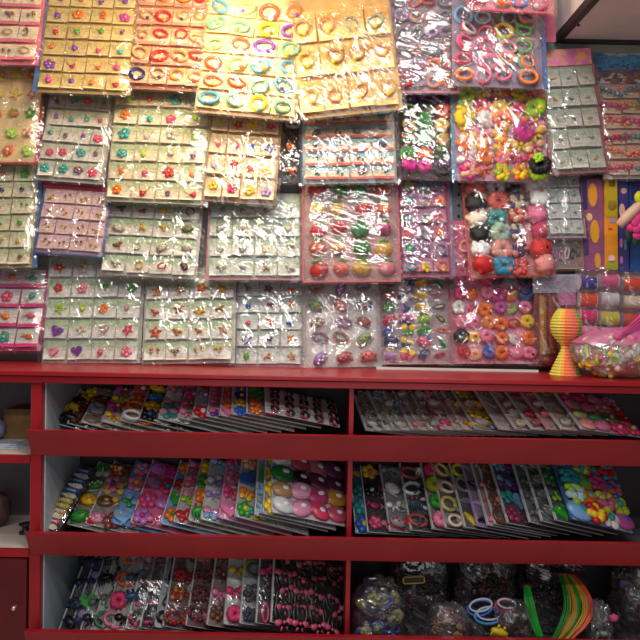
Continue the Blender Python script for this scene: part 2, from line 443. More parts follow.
unit = thing('display_shelf', 'red wooden display shelving with three sloping-front shelves full of packs', 'shelving')
def zpx(py, Y): return P(320, py, Y).z
xl0, xl1 = P(31, 420, YF).x, P(41.5, 420, YF).x
xd0, xd1 = P(348, 480, YF).x, P(352.5, 480, YF).x
xr = 1.18
FASC = [(435.5, 460.5), (538.5, 560), (637, 672)]
fz = [(zpx(a, YF - .045), zpx(c, YF)) for a, c in FASC]
b = MB(); b.box((xl0, YF, 0), (xl1, D - .004, ZL - LT - .004)); o = b.build('side_panel', [RED], unit)
b = MB(); b.box((xl1 + .0005, YF + .02, .1), (xl1 + .004, D - .02, ZL - LT - .006)); b.build('side_lining', PALE, unit)
b = MB(); b.box((xr, YF, 0), (xr + .03, D - .004, ZL - LT - .004)); b.build('side_panel', [RED], unit)
b = MB(); b.box((xl1, D - .012, .05), (xr, D - .004, ZL - LT - .004)); b.build('back_panel', painted((62, 56, 60), .6, .08, 'grey_back'), unit)
for k, (zt, zb) in enumerate(fz):
    # shelf board with its pale top
    bx('shelf_board', (xl1 + .0045, YF + .004, zb + .001), (xr, D - .0125, zb + .007), painted((120, 118, 122), .5, .06, 'grey_shelf'), unit)
    xa, xb = P(25.5, 440, YF - .045).x, xr + .05
    b = MB()
    xa2 = P(32, 455, YF).x
    vs = [(xa2, YF - .002, zb), (xb, YF - .002, zb), (xb, YF - .045, zt), (xa, YF - .045, zt),
          (xa2, YF + .012, zb), (xb, YF + .012, zb), (xb, YF - .028, zt), (xa, YF - .028, zt)]
    b.add(vs, [(0, 1, 2, 3), (7, 6, 5, 4), (3, 2, 6, 7), (0, 4, 5, 1), (0, 3, 7, 4), (1, 5, 6, 2)], 0, False)
    o = b.build('fascia', RED, unit); kk = o.modifiers.new('bevel', 'BEVEL'); kk.width = .0015; kk.segments = 2
tops = [ZL - LT - .006] + [z[1] - .001 for z in fz[:2]]
for k in range(3):
    bx('divider', (xd0, YF + .012, fz[k][1] + .0075), (xd1, D - .0125, tops[k]), RED, unit)

# left cabinet
cab = thing('side_cabinet', 'red side cabinet with open shelves and a closed door at the left edge', 'cabinet')
zc1, zc2 = P(0, 455, YF).z, P(0, 549, YF).z
xc0 = -1.25; xc1 = xl0 - .002
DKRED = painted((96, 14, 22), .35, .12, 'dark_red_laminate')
bx('back_panel', (xc0, D - .012, .05), (xc1, D - .004, ZL - LT - .004), painted((96, 92, 98), .6, .08, 'cabinet_back'), cab)
for n, z in (('upper', zc1), ('lower', zc2)):
    s = bx('shelf_board', (xc0, YF + .012, z - .018), (xc1, D - .0125, z), painted((205, 192, 180), .5, .05, 'cabinet_shelf'), cab)
    bx('shelf_edge', (xc0, YF, z - .02), (xc1, YF + .0115, z - .0005), RED, s)
bx('side_panel', (xc1 - .004, YF + .013, zc2 - .4), (xc1 - .0005, D - .0125, ZL - LT - .006), painted((150, 150, 156), .5, .05, 'cabinet_lining'), cab)
bx('side_panel', (xc0 - .02, YF, 0), (xc0 - .0005, D - .004, ZL - LT - .006), RED, cab)
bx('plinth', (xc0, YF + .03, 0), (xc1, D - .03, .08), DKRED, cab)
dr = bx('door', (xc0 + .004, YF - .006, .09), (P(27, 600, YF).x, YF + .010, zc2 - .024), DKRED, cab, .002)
kp = P(15, 607, YF - .02)
b = MB(); b.sphere((0, -.008, 0), (.0065, .006, .0065)); b.tube([(0, -.005, 0), (0, .009, 0)], .003)
kn = b.build('knob', metal((215, 205, 190)), dr, kp)
kn['label'] = 'small shiny metal knob'

# ------------------------------------------------------------------ hanging sheets on the wall
def inframe(p, m=4):
    x, y = proj(p); return -m < x < 640 + m and -m < y < 640 + m
def frame_from(q, Yt, Yb, tuck):
    TL, TR = P(q[0], q[1], Yt), P(q[2], q[3], Yt); BR, BL = P(q[4], q[5], Yb), P(q[6], q[7], Yb)
    u = ((TR - TL) + (BR - BL)) / 2; v = ((TL - BL) + (TR - BR)) / 2
    w, h = u.length, v.length; c = (TL + TR + BR + BL) / 4
    ux = u.normalized(); vz = v - ux * v.dot(ux); vz.normalize(); ny = vz.cross(ux)
    M = Matrix((ux, ny, vz)).transposed().to_4x4(); M.translation = c - vz * h / 2
    return M, w, h
HANG = []
def sheet(label, q, cols, rows, board, card, kinds, pal, off=0.0, tuck=12, top=(200, 205, 195), strip=None, sz=.42, mar=(2, 2, 2, 2), name='hair_clip_sheet',
          cat='hair accessory sheet', group='hair accessory sheets hanging on the wall', bag=True, cardh=.94, second=None, depth=.016, haze=.012, pick=None, edge=None, gap=None, border=None, creases=9, tilt=None):
    Yb = 1.925 - off; pxh = (q[7] + q[5] - q[1] - q[3]) / 2
    Yt = Yb + (tilt if tilt is not None else .062 * min(1.0, pxh / 85))
    M, w, h = frame_from(q, Yt, Yb, tuck)
    px = w / abs(q[2] - q[0] + .001)
    t = thing(name, label, cat, M, group)
    hb = h + tuck * px
    bw = w
    bm = paper(board, tuple(int(v * .86) for v in board), .6, 18.0)
    bd = MB(); bd.box((-w / 2, .001, 0), (w / 2, .0035, hb)); bo = bd.build('backing_board', bm, t)
    if border:
        bb = MB(); e = .0022
        for a_, c_ in (((-w / 2 - e, -.003, -e), (w / 2 + e, .002, e)), ((-w / 2 - e, -.003, 0), (-w / 2 + e, .002, hb)), ((w / 2 - e, -.003, 0), (w / 2 + e, .002, hb))): bb.box(a_, c_)
        bb.build('coloured_border', paper(border), t)
    if edge:    # coloured side edge: (side, colour, width px)
        side, ec, ew = edge; eb = MB(); s = -1 if side == 'l' else 1
        xe = s * (w / 2); eb.box((min(xe, xe + s * ew * px), -.002, 0), (max(xe, xe + s * ew * px), .003, hb)); eb.build('edge_band', paper(ec), t)
    mL, mT, mR, mB = [m * px for m in mar]
    cw, ch = (w - mL - mR) / cols, (h - mT - mB) / rows
    r = random.Random(len(HANG) * 13 + 5)
    cmesh = None
    for j in range(rows):
        for i in range(cols):
            cx = -w / 2 + mL + (i + .5) * cw; zt = h - mT - j * ch
            if not inframe(M @ Vector((cx, 0, zt - ch / 2)), 10): continue
            idx = j * cols + i
            kd = kinds[idx % len(kinds)] if pick == 'seq' else r.choice(kinds)
            c0 = pal[idx % len(pal)] if pick == 'seq' else r.choice(pal)
            c1 = second if second is not None else r.choice(pal)
            if c1 == c0: c1 = white if second is None else c1
            s = min(cw, ch) * sz * r.uniform(.88, 1.1) * (1.12 if card is not None else 1.0)
            if kd is None: continue
            if card is not None:
                if cmesh is None:
                    cb = MB(); ww, hh = cw * .95 / 2, ch * cardh
                    cb.box((-ww, -.0008, -hh), (ww, .0008, 0))
                    mats = [carded(card, top)]
                    if strip: cb.box((-ww, -.0016, -hh), (ww, -.0009, -hh + ch * .16), 1); mats.append(paper(strip))
                    cmesh = cb.mesh('card', mats)
                tl = min(.012, ch * .16) / max(ch, .001)
                cd = link('product_card', cmesh, t, (cx + r.uniform(-.001, .001), -.002, zt - r.uniform(0, .001)), (-math.asin(min(.3, tl)) * r.uniform(.7, 1.35), r.gauss(0, .022), r.gauss(0, .02)))
                link(ORN_NAME[kd], orn(kd, c0, c1), cd, (r.uniform(-.09, .09) * cw, -.0018, -ch * (.52 + r.uniform(-.08, .1)) + (ch * .05 if strip else 0)), (r.gauss(0, .15), r.gauss(0, .35), r.gauss(0, .2)), s)
            else:
                link(ORN_NAME[kd], orn(kd, c0, c1), t, (cx + r.uniform(-.1, .1) * cw, -.001, zt - ch * (.5 + r.uniform(-.1, .1))), (r.gauss(0, .15), r.gauss(0, .2 if kd == 'fruit' else .5), r.gauss(0, .2)), s)
    if bag:
        sm = sleeve_mesh(w + 8 * px, hb + 3 * px, depth, len(HANG) + 1, creases=creases)
        sl = sm.build('plastic_sleeve', film(haze=haze), t); sl.location = (0, -.001, -3 * px)
        sl['label'] = 'crinkled clear plastic'
    HANG.append(t)
    return t, w, h, px

CREAM = (232, 214, 172); OFFW = (224, 224, 214); GREENISH = (186, 205, 172); PINKISH = (232, 205, 205)
mixed = [rose, orange, green, purple, teal, red, yellow, magenta]
# --- top row; card colours take in some of the warm lamplight
sheet('pink rimmed sheet of earrings on cream cards in the top corner', (-42, -28, 44, -26, 42, 65, -42, 63), 4, 5, (238, 120, 140), (244, 226, 190), ['pair', 'bracelet', 'gems'], [brown, (190, 150, 110), (150, 110, 90)], .03, top=(250, 225, 190), strip=(240, 110, 140), second='gold', sz=.3, name='earring_sheet', cat='earring sheet')
sheet('clear bag of yellow and green flower clips hanging below the pink rimmed earring sheet', (-30, 66, 41, 66, 40, 163, -30, 162), 4, 5, (236, 205, 150), None, ['flower', 'tuft', 'star'], [yellow, orange, lime, green, (240, 190, 90)], .0, sz=.36, edge=None, haze=.02, creases=14, border=(200, 40, 50))
sheet('beige card sheet of coloured pendants with a blue strip down its side', (44, -9, 135, -7, 135, 96, 42, 91), 4, 6, (198, 160, 90), (226, 196, 130), ['necklace', 'pendant', 'flower'], mixed + [orange, rose, teal], .035, top=(215, 185, 110), second='gold', sz=.3, edge=('l', (70, 130, 190), 4), name='pendant_sheet', cat='pendant sheet')
sheet('reddish sheet of beaded hair rings on peach cards beside the blue striped pendant sheet', (134, -12, 212, -10, 207, 93, 132, 87), 4, 5, (205, 130, 90), (240, 196, 150), ['ring', 'oval', 'rings', 'bracelet'], [orange, navy, (190, 140, 90), red, (235, 150, 110)], .025, top=(232, 170, 120), second=None, sz=.4, strip=(222, 140, 115), name='hair_tie_sheet', cat='hair tie sheet')
sheet('glaringly bright sheet of oval hair ties under the warm lamp', (201, -6, 302, 8, 303, 119, 202, 114), 4, 6, (238, 200, 140), (246, 214, 150), ['oval', 'ring', 'oval'], [orange, yellow, (110, 160, 130), (230, 90, 60), purple, (90, 150, 170), lime, (160, 190, 120)], .045, top=(246, 220, 160), sz=.43, name='hair_tie_sheet', cat='hair tie sheet', creases=12)
sheet('gold tinted sheet of tall cards with ring bracelets, three rows of four', (294, 12, 394, 0, 398, 110, 296, 119), 4, 3, (214, 168, 92), (240, 204, 136), ['bracelet'], [(190, 150, 80), (150, 150, 130), (160, 110, 70), (200, 120, 60)], .06, top=(232, 170, 90), second=(235, 190, 60), sz=.42, mar=(1, 3, 3, 2), name='bracelet_sheet', cat='bracelet sheet', creases=16)
sheet('faded purple bag of grey hair rings wedged behind the gold tinted bracelet sheet', (390, -8, 455, -8, 457, 92, 392, 93), 4, 6, (150, 124, 140), None, ['rings', 'ring'], [(150, 120, 140), red, orange, (120, 130, 140), (200, 140, 120), lilac], .015, sz=.52, haze=.04, border=(225, 130, 150), name='hair_tie_bag', cat='hair tie sheet', creases=14)
sheet('bright sheet of stacked neon hair rings above the neon scrunchie sheet', (453, 6, 543, 9, 541, 89, 451, 85), 4, 5, (160, 140, 165), None, ['rings', 'rings', 'ring', 'rings'], [lime, pink, orange, yellow, rose, sky, (240, 110, 130), green], .045, sz=.6, mar=(3, 4, 7, 2), second=None, edge=('r', (80, 120, 180), 4), depth=.024, name='hair_tie_sheet', cat='hair tie sheet')
sheet('pink hemmed bag of hair rings at the very top, overlapping the neon hair ring sheet', (468, -30, 552, -28, 553, 15, 468, 8), 4, 2, (214, 130, 150), None, ['rings', 'ring'], [blue, rose, orange, white], .075, sz=.5, border=(238, 90, 110), name='hair_tie_bag', cat='hair tie sheet', tilt=.03)
t = thing('pink_card', 'dusky pink card poking out beside the neon hair ring sheet', 'card', frame_from((541, 14, 555, 14, 555, 42, 541, 42), 1.93, 1.925, 0)[0], None)
b = MB(); b.box((-.03, .0, 0), (.022, .003, .1)); b.build('card_sheet', paper((176, 80, 110), (150, 60, 95)), t)
# --- second row
sheet('grey white sheet of small pendants hanging beneath the blue striped pendant sheet', (44, 90, 110, 96, 110, 184, 42, 180), 4, 5, (190, 178, 165), (218, 208, 196), ['pendant', 'flower'], [purple, green, rose, teal, (120, 70, 110)], .0, top=(190, 190, 170), second='gold', sz=.28, name='pendant_sheet', cat='pendant sheet', tuck=16)
sheet('large cream sheet of pendants with coloured flowers, six rows, below the reddish ring sheet', (112, 88, 209, 92, 208, 205, 110, 201), 4, 6, (206, 196, 160), (228, 214, 184), ['flower', 'pendant', 'necklace'], [purple, orange, red, teal, rose, lime, rose, orange, (200, 190, 180)], .012, top=(190, 196, 150), second='gold', sz=.3, name='pendant_sheet', cat='pendant sheet', creases=18, tuck=10)
sheet('tilted beige sheet of pendants hanging under the glaring oval hair tie sheet', (209, 110, 284, 116, 274, 205, 205, 201), 4, 4, (200, 160, 120), (234, 206, 168), ['flower', 'pendant', 'star'], [yellow, red, orange, rose, lilac, lime, blue], .018, top=(214, 190, 150), strip=None, second='gold', sz=.3, name='pendant_sheet', cat='pendant sheet', tuck=8)
sheet('narrow black card of beaded trinkets showing between two pale sheets', (279, 112, 303, 113, 303, 183, 277, 182), 1, 3, (26, 26, 34), None, ['gems', 'pendant', 'beads'], [orange, white, blue, gold], -.022, sz=.4, name='trinket_card', cat='trinket card')
sheet('pale sheet of hair grips with red strips above the fruit clip sheet', (303, 112, 396, 110, 395, 182, 302, 184), 4, 5, (176, 190, 190), (236, 214, 190), ['gems', 'pair', 'shell'], [(90, 110, 110), teal, (150, 90, 80), (70, 110, 130)], .02, top=(150, 185, 190), strip=(222, 90, 80), second=(120, 60, 60), sz=.28, edge=('l', (60, 90, 140), 2), tuck=8, creases=16)
sheet('dark bag of orange and green scrunchies beside the neon scrunchie sheet', (398, 88, 452, 90, 452, 178, 397, 178), 3, 6, (70, 40, 60), None, ['tuft', 'scrunchie', 'rings'], [orange, green, lime, magenta, (235, 90, 50), black, yellow, purple], .0, sz=.56, depth=.03, name='scrunchie_bag', cat='scrunchie sheet', edge=('r', (200, 170, 130), 3))
t1, w1, h1, px1 = sheet('crowded sheet of neon yellow, pink and orange scrunchies below the neon hair rings', (455, 88, 545, 90, 547, 182, 455, 180), 5, 7, (222, 160, 190), None, ['scrunchie', 'tuft', 'bow'], [yellow, pink, orange, (255, 120, 60), rose, yellow, lime, pink, magenta, (120, 200, 150), peach, (250, 220, 60), magenta, white, (250, 215, 40), (255, 130, 50)], .022, sz=.82, depth=.034, name='scrunchie_sheet', cat='scrunchie sheet', edge=('l', (110, 160, 200), 4), creases=14)
o = link('scrunchie', orn('scrunchie', black, black), t1, (w1 / 2 - 11 * px1, -.018, 13 * px1), None, .032); o['label'] = 'black scrunchie with a lime green bow'
link('bow_clip', orn('tuft', lime, lime), o, (-.35, -1.0, .3), None, .55)
# --- third row
sheet('cream earring sheet with a blue side strip, below the yellow flower bag', (-34, 164, 36, 166, 36, 266, -34, 270), 3, 6, (190, 170, 120), (226, 216, 186), ['pair', 'pendant', 'flower'], [navy, red, brown, rose, gold, green], .008, top=(196, 200, 160), second='gold', sz=.26, edge=('r', (60, 110, 170), 4), name='earring_sheet', cat='earring sheet', tuck=8)
sheet('pinkish sheet of gold studs with a red top strip and blue border', (41, 183, 108, 189, 106, 256, 40, 253), 4, 4, (214, 170, 170), (226, 192, 186), ['pair', 'gems'], [gold, (190, 140, 60), (150, 110, 60)], .012, top=(216, 180, 190), second='gold', sz=.26, mar=(1, 5, 1, 3), name='earring_sheet', cat='earring sheet', border=(70, 95, 170), tuck=0, tilt=.045)
b = MB(); tt = HANG[-1]; b.box((-.1, -.006, .197), (.1, -.001, .208)); b.build('header_strip', paper((205, 45, 75)), tt)
sheet('whitish sheet of bracelets hung low beside the pinkish stud sheet', (107, 198, 201, 204, 199, 279, 103, 275), 4, 4, (200, 200, 190), (226, 218, 208), ['gems', 'bracelet', 'shell'], [(130, 80, 70), (90, 60, 70), (210, 170, 60), (190, 190, 180), (90, 110, 90), red], .0, top=(176, 196, 160), second='gold', sz=.3, name='bracelet_sheet', cat='bracelet sheet', creases=18, tuck=8)
sheet('silvery sheet of fine necklaces between the bracelet sheet and the fruit clips', (209, 199, 302, 199, 303, 280, 207, 279), 4, 4, (196, 204, 196), (216, 220, 212), ['necklace', 'gems'], [(200, 195, 180), (190, 175, 140), (150, 150, 150)], .0, top=(180, 198, 180), second='gold', sz=.3, name='necklace_sheet', cat='necklace sheet', creases=16, border=(214, 130, 150), tuck=6)
FR = [red, green, green, (220, 80, 40), yellow, (225, 180, 30), (215, 60, 45), orange, (215, 50, 60), red, (60, 150, 90), (190, 60, 120), (200, 90, 60), (220, 150, 40), (60, 140, 60), (235, 190, 90), (200, 50, 50), (225, 90, 50), (220, 180, 60), (240, 150, 160)]
sheet('sheet of glossy red, green and yellow fruit clips, five rows of four', (304, 178, 398, 177, 399, 281, 302, 282), 4, 5, (190, 150, 150), None, ['fruit'], FR, .012, second=(70, 160, 50), sz=.5, pick='seq', depth=.03, name='fruit_clip_sheet', border=(222, 110, 130), creases=12, mar=(4, 4, 5, 3))
sheet('purple tray sheet of rings in square cells below the dark scrunchie bag', (400, 176, 447, 176, 451, 276, 398, 277), 3, 6, (160, 90, 130), (206, 130, 165), ['ring', 'flower', 'ring'], [sky, (225, 90, 80), yellow, teal, pink, orange, (120, 130, 160), lime], .0, top=(176, 100, 150), sz=.34, cardh=.86, name='ring_tray', cat='ring sheet', border=(200, 80, 120), edge=('r', (110, 135, 170), 4), depth=.016)
PM = [(240, 120, 110), white, black, white, black, (235, 110, 100), cream, white, (245, 225, 210), teal, peach, pink, black, (190, 215, 190), (90, 70, 140), rose, white, (245, 170, 160), navy, (230, 50, 40), red, (60, 150, 190), (235, 110, 110), (240, 150, 150)]
sheet('leaning pink rimmed sheet of fluffy white, black and red scrunchies', (458, 178, 546, 178, 551, 272, 474, 280), 4, 6, (228, 150, 150), None, ['pompom', 'scrunchie', 'tuft', 'pompom'], PM, .008, sz=.66, pick='seq', depth=.034, name='scrunchie_sheet', cat='scrunchie sheet', border=(235, 90, 100), creases=12)
# --- fourth row
sheet('white sheet of fish and bird clips between bright pink strips', (-28, 268, 45, 268, 45, 351, -28, 350), 3, 4, (226, 80, 140), (228, 226, 222), ['fish', 'flower'], [rose, orange, teal, red, rose], -.016, top=(214, 216, 214), strip=(222, 50, 130), second=(205, 170, 90), sz=.3, tuck=6)
sheet('white sheet of colourful flower pendants reaching over the ledge, beside the pink striped fish clips', (45, 256, 142, 258, 144, 362, 46, 364), 4, 5, (214, 216, 206), (228, 228, 220), ['flower', 'heart', 'pendant', 'star'], [red, green, (210, 200, 190), purple, purple, (200, 160, 170), orange, rose, red, (230, 140, 160), lime, pink, rose, red, (220, 150, 190), pink], -.012, top=GREENISH, second='gold', sz=.25, name='pendant_sheet', cat='pendant sheet', tuck=10, creases=8)
sheet('white sheet of small gold brooches, four rows, standing just above the ledge', (144, 279, 236, 279, 235, 362, 143, 365), 4, 4, (212, 216, 204), (226, 226, 216), ['gems', 'pair', 'star'], [(190, 120, 50), gold, (170, 110, 70), (200, 90, 60)], -.002, top=GREENISH, second='gold', sz=.27, name='brooch_sheet', cat='brooch sheet', tuck=12)
sheet('narrow bluish sheet of gem pendants next to the crinkled bag of beaded bracelets', (236, 279, 304, 279, 304, 367, 234, 367), 3, 5, (200, 206, 206), (216, 222, 222), ['gems', 'star', 'pendant'], [blue, rose, orange, green, (170, 60, 60), teal, (220, 150, 60), (110, 80, 120)], -.018, top=(200, 210, 204), second='gold', sz=.28, name='pendant_sheet', cat='pendant sheet', tuck=12, border=(190, 110, 130), creases=6)
sheet('crinkled white bag of beaded bracelets leaning on the ledge', (304, 280, 384, 276, 376, 368, 302, 366), 3, 5, (214, 208, 208), None, ['beads', 'shell'], [(170, 80, 90), (90, 140, 170), (150, 110, 180), (200, 120, 120), (110, 160, 110), (190, 70, 60), (140, 110, 80)], -.012, sz=.5, haze=.08, name='bracelet_bag', cat='bracelet sheet', creases=22, tuck=4)
sheet('clear pack of green, yellow and blue claw clips above the white strip', (385, 276, 449, 276, 450, 363, 374, 364), 4, 7, (180, 160, 165), None, ['claw', 'butterfly', 'claw', 'snap'], [(50, 80, 50), blue, yellow, green, (225, 110, 80), navy, yellow, (240, 100, 140), green, lilac, yellow, (70, 90, 130), rose, magenta, lime], -.018, sz=.62, pick='seq', depth=.028, name='claw_clip_pack', border=(200, 130, 150), tuck=4)
SC = [pink, pink, rose, navy, teal, (70, 60, 110), rose, orange, pink, magenta, orange, (50, 90, 160), white, red, orange, (200, 80, 170), (150, 190, 90), pink, pink, (235, 120, 170), (240, 140, 60), orange, red, yellow, black, yellow, pink, orange, white, orange, red, peach, blue, orange, pink, pink]
sheet('tight pack of round pink and orange scrunchies above the white strip', (452, 270, 534, 272, 534, 362, 451, 364), 6, 6, (228, 150, 180), None, ['scrunchie', 'swatch', 'scrunchie'], SC, -.018, sz=.6, pick='seq', depth=.032, name='scrunchie_sheet', cat='scrunchie sheet', border=(225, 130, 160), tuck=4)

# --- pink framed strip peeping out behind the leaning scrunchies
sheet('sliver of a pink tray of rings peeping out behind the leaning scrunchie sheet', (453, 233, 476, 233, 476, 276, 452, 276), 1, 2, (214, 90, 130), None, ['ring', 'ring'], [pink, peach], -.03, sz=.36, name='ring_tray', cat='ring sheet', tilt=.005)

# --- right-hand column
t2, w2, h2, px2 = sheet('grey card sheet of hair pins with a pink top card under the pale soffit', (546, 68, 600, 66, 600, 171, 546, 175), 3, 5, (176, 172, 160), (206, 204, 190), ['gems', 'snap'], [(190, 180, 160), (150, 160, 170), gold, (90, 130, 150)], .02, top=(176, 186, 170), second=(230, 210, 160), sz=.2, tuck=1, border=(190, 90, 100), name='hair_pin_sheet', cat='hair pin sheet', creases=20)
b = MB(); b.box((-w2 / 2 + 5 * px2, -.004, h2 + px2), (w2 / 2 - 1 * px2, .002, h2 + 19 * px2)); o = b.build('header_card', paper((206, 110, 160), (222, 160, 90), .5, 40.0), t2); o['label'] = 'pink printed header card'
t3, w3, h3, px3 = sheet('peach card sheet of coloured bow clips beneath a blue picture header', (602, 84, 664, 84, 664, 178, 602, 179), 3, 6, (214, 190, 180), (232, 204, 176), ['pairbow'], [(190, 170, 60), yellow, (210, 90, 130), (200, 40, 90), (225, 130, 60), (230, 120, 130), (235, 130, 110), (90, 140, 150), (60, 140, 150), (225, 90, 110)], .008, top=(236, 180, 160), sz=.6, tuck=0, name='bow_clip_sheet', edge=('l', (170, 160, 150), 3))
def picture_mat():
    m, nt, bs = base_mat('picture_print')
    tc = nn(nt, 'ShaderNodeTexCoord'); sp = nn(nt, 'ShaderNodeSeparateXYZ'); nt.links.new(tc.outputs['Generated'], sp.inputs[0])
    no = nn(nt, 'ShaderNodeTexNoise', Scale=6.0, Detail=5.0, Distortion=.6); nt.links.new(tc.outputs['Generated'], no.inputs['Vector'])
    ad = nn(nt, 'ShaderNodeMath', operation='MULTIPLY_ADD'); ad.inputs[1].default_value = 1.5
    nt.links.new(no.outputs[0], ad.inputs[0]); nt.links.new(sp.outputs['Z'], ad.inputs[2])
    rp = nn(nt, 'ShaderNodeValToRGB'); e = rp.color_ramp.elements
    e[0].position = .3; e[0].color = lin((205, 200, 215)); e[1].position = 1.0; e[1].color = lin((150, 165, 180))
    for p_, c_ in ((.42, (190, 185, 200)), (.5, (95, 70, 60)), (.58, (150, 110, 90)), (.66, (60, 70, 130)), (.75, (80, 150, 190)), (.84, (60, 100, 170)), (.92, (130, 150, 175))):
        q = rp.color_ramp.elements.new(p_); q.color = lin(c_)
    sc_ = nn(nt, 'ShaderNodeMath', operation='MULTIPLY'); sc_.inputs[1].default_value = .55
    nt.links.new(ad.outputs[0], sc_.inputs[0]); nt.links.new(sc_.outputs[0], rp.inputs[0]); nt.links.new(rp.outputs[0], bs.inputs['Base Color']); bs.inputs['Roughness'].default_value = .4
    return m
b = MB(); b.box((-w3 / 2, .0, h3 + .002), (w3 / 2, .004, h3 + 37 * px3)); o = b.build('picture_header', picture_mat(), t3); o['label'] = 'blue printed picture header'
t4, w4, h4, px4 = sheet('small grey packet of pins hung over black and white hair elastics', (543, 172, 582, 172, 582, 237, 545, 238), 3, 4, (186, 190, 192), (206, 208, 206), ['gems', 'snap'], [(170, 170, 170), (190, 180, 150), (140, 150, 150)], .0, top=(190, 198, 198), second=(150, 150, 150), sz=.24, tuck=10, border=(190, 150, 170), name='hair_pin_packet', cat='hair pin sheet')
sheet('packet of black and pale looped hair elastics beneath the grey pin packet', (550, 237, 583, 237, 583, 268, 550, 269), 5, 1, (150, 130, 130), None, ['loop'], [lilac, pink, (220, 220, 210), black, (60, 90, 60)], -.012, sz=.95, pick='seq', tuck=3, border=(196, 170, 120), name='elastic_packet', cat='hair elastic packet', tilt=.01)

# boxed toys
def toybox(name, label, cat, q, base, blobs, Y=1.9):
    M, w, h = frame_from(q, Y + .01, Y, 0); t = thing(name, label, cat, M, 'printed boxes hanging above the ribbon packs'); px = w / (q[2] - q[0])
    b = MB(); b.box((-w / 2, 0, 0), (w / 2, .02, h)); o = b.build('carton', paper(base, tuple(int(v * .75) for v in base), .4, 12.0), t)
    k = o.modifiers.new('bevel', 'BEVEL'); k.width = .001
    for kd, x, z, rx, rz, c, nm in blobs:
        b = MB()
        if kd == 'e': b.prism([(rx * px * math.cos(a * .524) + x * px, rz * px * math.sin(a * .524) + h * z) for a in range(12)], -.0015, -.0002)
        else: b.prism([(x * px - rx * px, h * z - rz * px), (x * px + rx * px, h * z - rz * px), (x * px + rx * px, h * z + rz * px), (x * px - rx * px, h * z + rz * px)], -.0015, -.0002)
        b.build(nm, paper(c), t)
    return t
toybox('purple_box', 'purple box with yellow figures printed down it, beside the pin packet', 'box', (583, 179, 604, 178, 604, 270, 583, 270), (150, 80, 125),
       [('r', -8, .83, 2.4, 15, (50, 35, 85), 'dark_panel'), ('e', 0, .82, 4.5, 12, (225, 150, 30), 'printed_figure'), ('e', 1, .42, 4.5, 12, (220, 155, 30), 'printed_figure'), ('e', -4, .58, 3, 4, (225, 190, 130), 'printed_face'), ('r', -8, .35, 2.2, 17, (65, 45, 105), 'dark_panel'), ('e', 3, .1, 3, 8, (215, 150, 40), 'printed_figure')], 1.93)
toybox('yellow_box', 'slim yellow and orange box with a pink oval printed on it', 'box', (605, 178, 618, 178, 618, 269, 605, 269), (235, 150, 25),
       [('r', 0, .78, 5.8, 19, (190, 165, 30), 'olive_panel'), ('e', .5, .7, 5.2, 5.5, (60, 30, 25), 'dark_oval'), ('e', .5, .71, 4, 4, (240, 150, 140), 'pink_oval'), ('r', .5, .94, 3, 3.5, (205, 60, 40), 'red_mark'), ('r', 1, .53, 3, 2, (170, 150, 190), 'pale_mark'), ('r', -1.5, .44, 2, 1, (220, 60, 50), 'red_mark'), ('r', 0, .04, 5.8, 4.5, (165, 160, 40), 'olive_panel'), ('e', 0, .11, 3.4, 4, (240, 190, 190), 'pink_mark')], 1.925)
toybox('blue_box', 'deep blue box with pale pink marks beside the slim yellow box', 'box', (619, 178, 629, 178, 629, 271, 619, 271), (62, 60, 140),
       [('e', 0, .86, 3, 3, (225, 150, 140), 'pale_mark'), ('e', -2, .65, 3, 7, (235, 190, 170), 'pale_mark'), ('e', -3, .3, 1.6, 5, (200, 110, 170), 'pink_mark'), ('r', 1, .28, 1.2, 5, (90, 130, 150), 'teal_mark'), ('e', -3, .12, 1.6, 4, (190, 110, 170), 'pink_mark')], 1.93)
toybox('bright_blue_box', 'bright blue box with a red mark at the picture edge, behind the pink flower', 'box', (630, 178, 646, 178, 646, 271, 630, 271), (40, 95, 170),
       [('r', 0, .88, 7, 11, (45, 35, 95), 'dark_panel'), ('e', -4, .42, 2.2, 4, (200, 40, 60), 'red_mark'), ('r', 0, .45, 7, 6, (35, 40, 45), 'dark_panel')], 1.935)
# pink artificial flower in front
fp = P(640, 222, 1.86)
t = thing('artificial_flower', 'bright pink artificial flower with a long cream petal at the picture edge', 'flower', Matrix.Translation(fp))
r = random.Random(3)
b = MB()
for k in range(16):
    a = k * 2.399; q = .008 + .026 * (k / 16)
    b.sphere((q * math.cos(a), -.012 + .012 * k / 16, q * math.sin(a) * 1.15), (.017, .008, .014), 0, 8, 6)
b.build('petals', plastic((235, 60, 140), .6), t)
b = MB(); b.tube([(-.058, 0, -.01), (-.04, -.005, .012), (-.012, -.008, .04), (.02, -.004, .055)], [.012, .015, .014, .006], 0, 8); b.build('cream_petal', plastic((245, 200, 170), .5), t)
b = MB(); b.sphere((-.004, -.004, .068), (.016, .01, .018), 0, 10, 6); b.build('bud', plastic((215, 225, 30), .5), t)
b = MB()
for x, z, a in ((-.03, -.03, -.9), (-.01, -.045, -.3), (.02, -.045, .3)): b.sphere((x, .0, z), (.012, .004, .026), 0, 8, 6)
b.tube([(0, .005, -.03), (0, .03, -.05), (0, .142, -.05)], .003); b.build('leaf', plastic((30, 60, 45), .5), t)

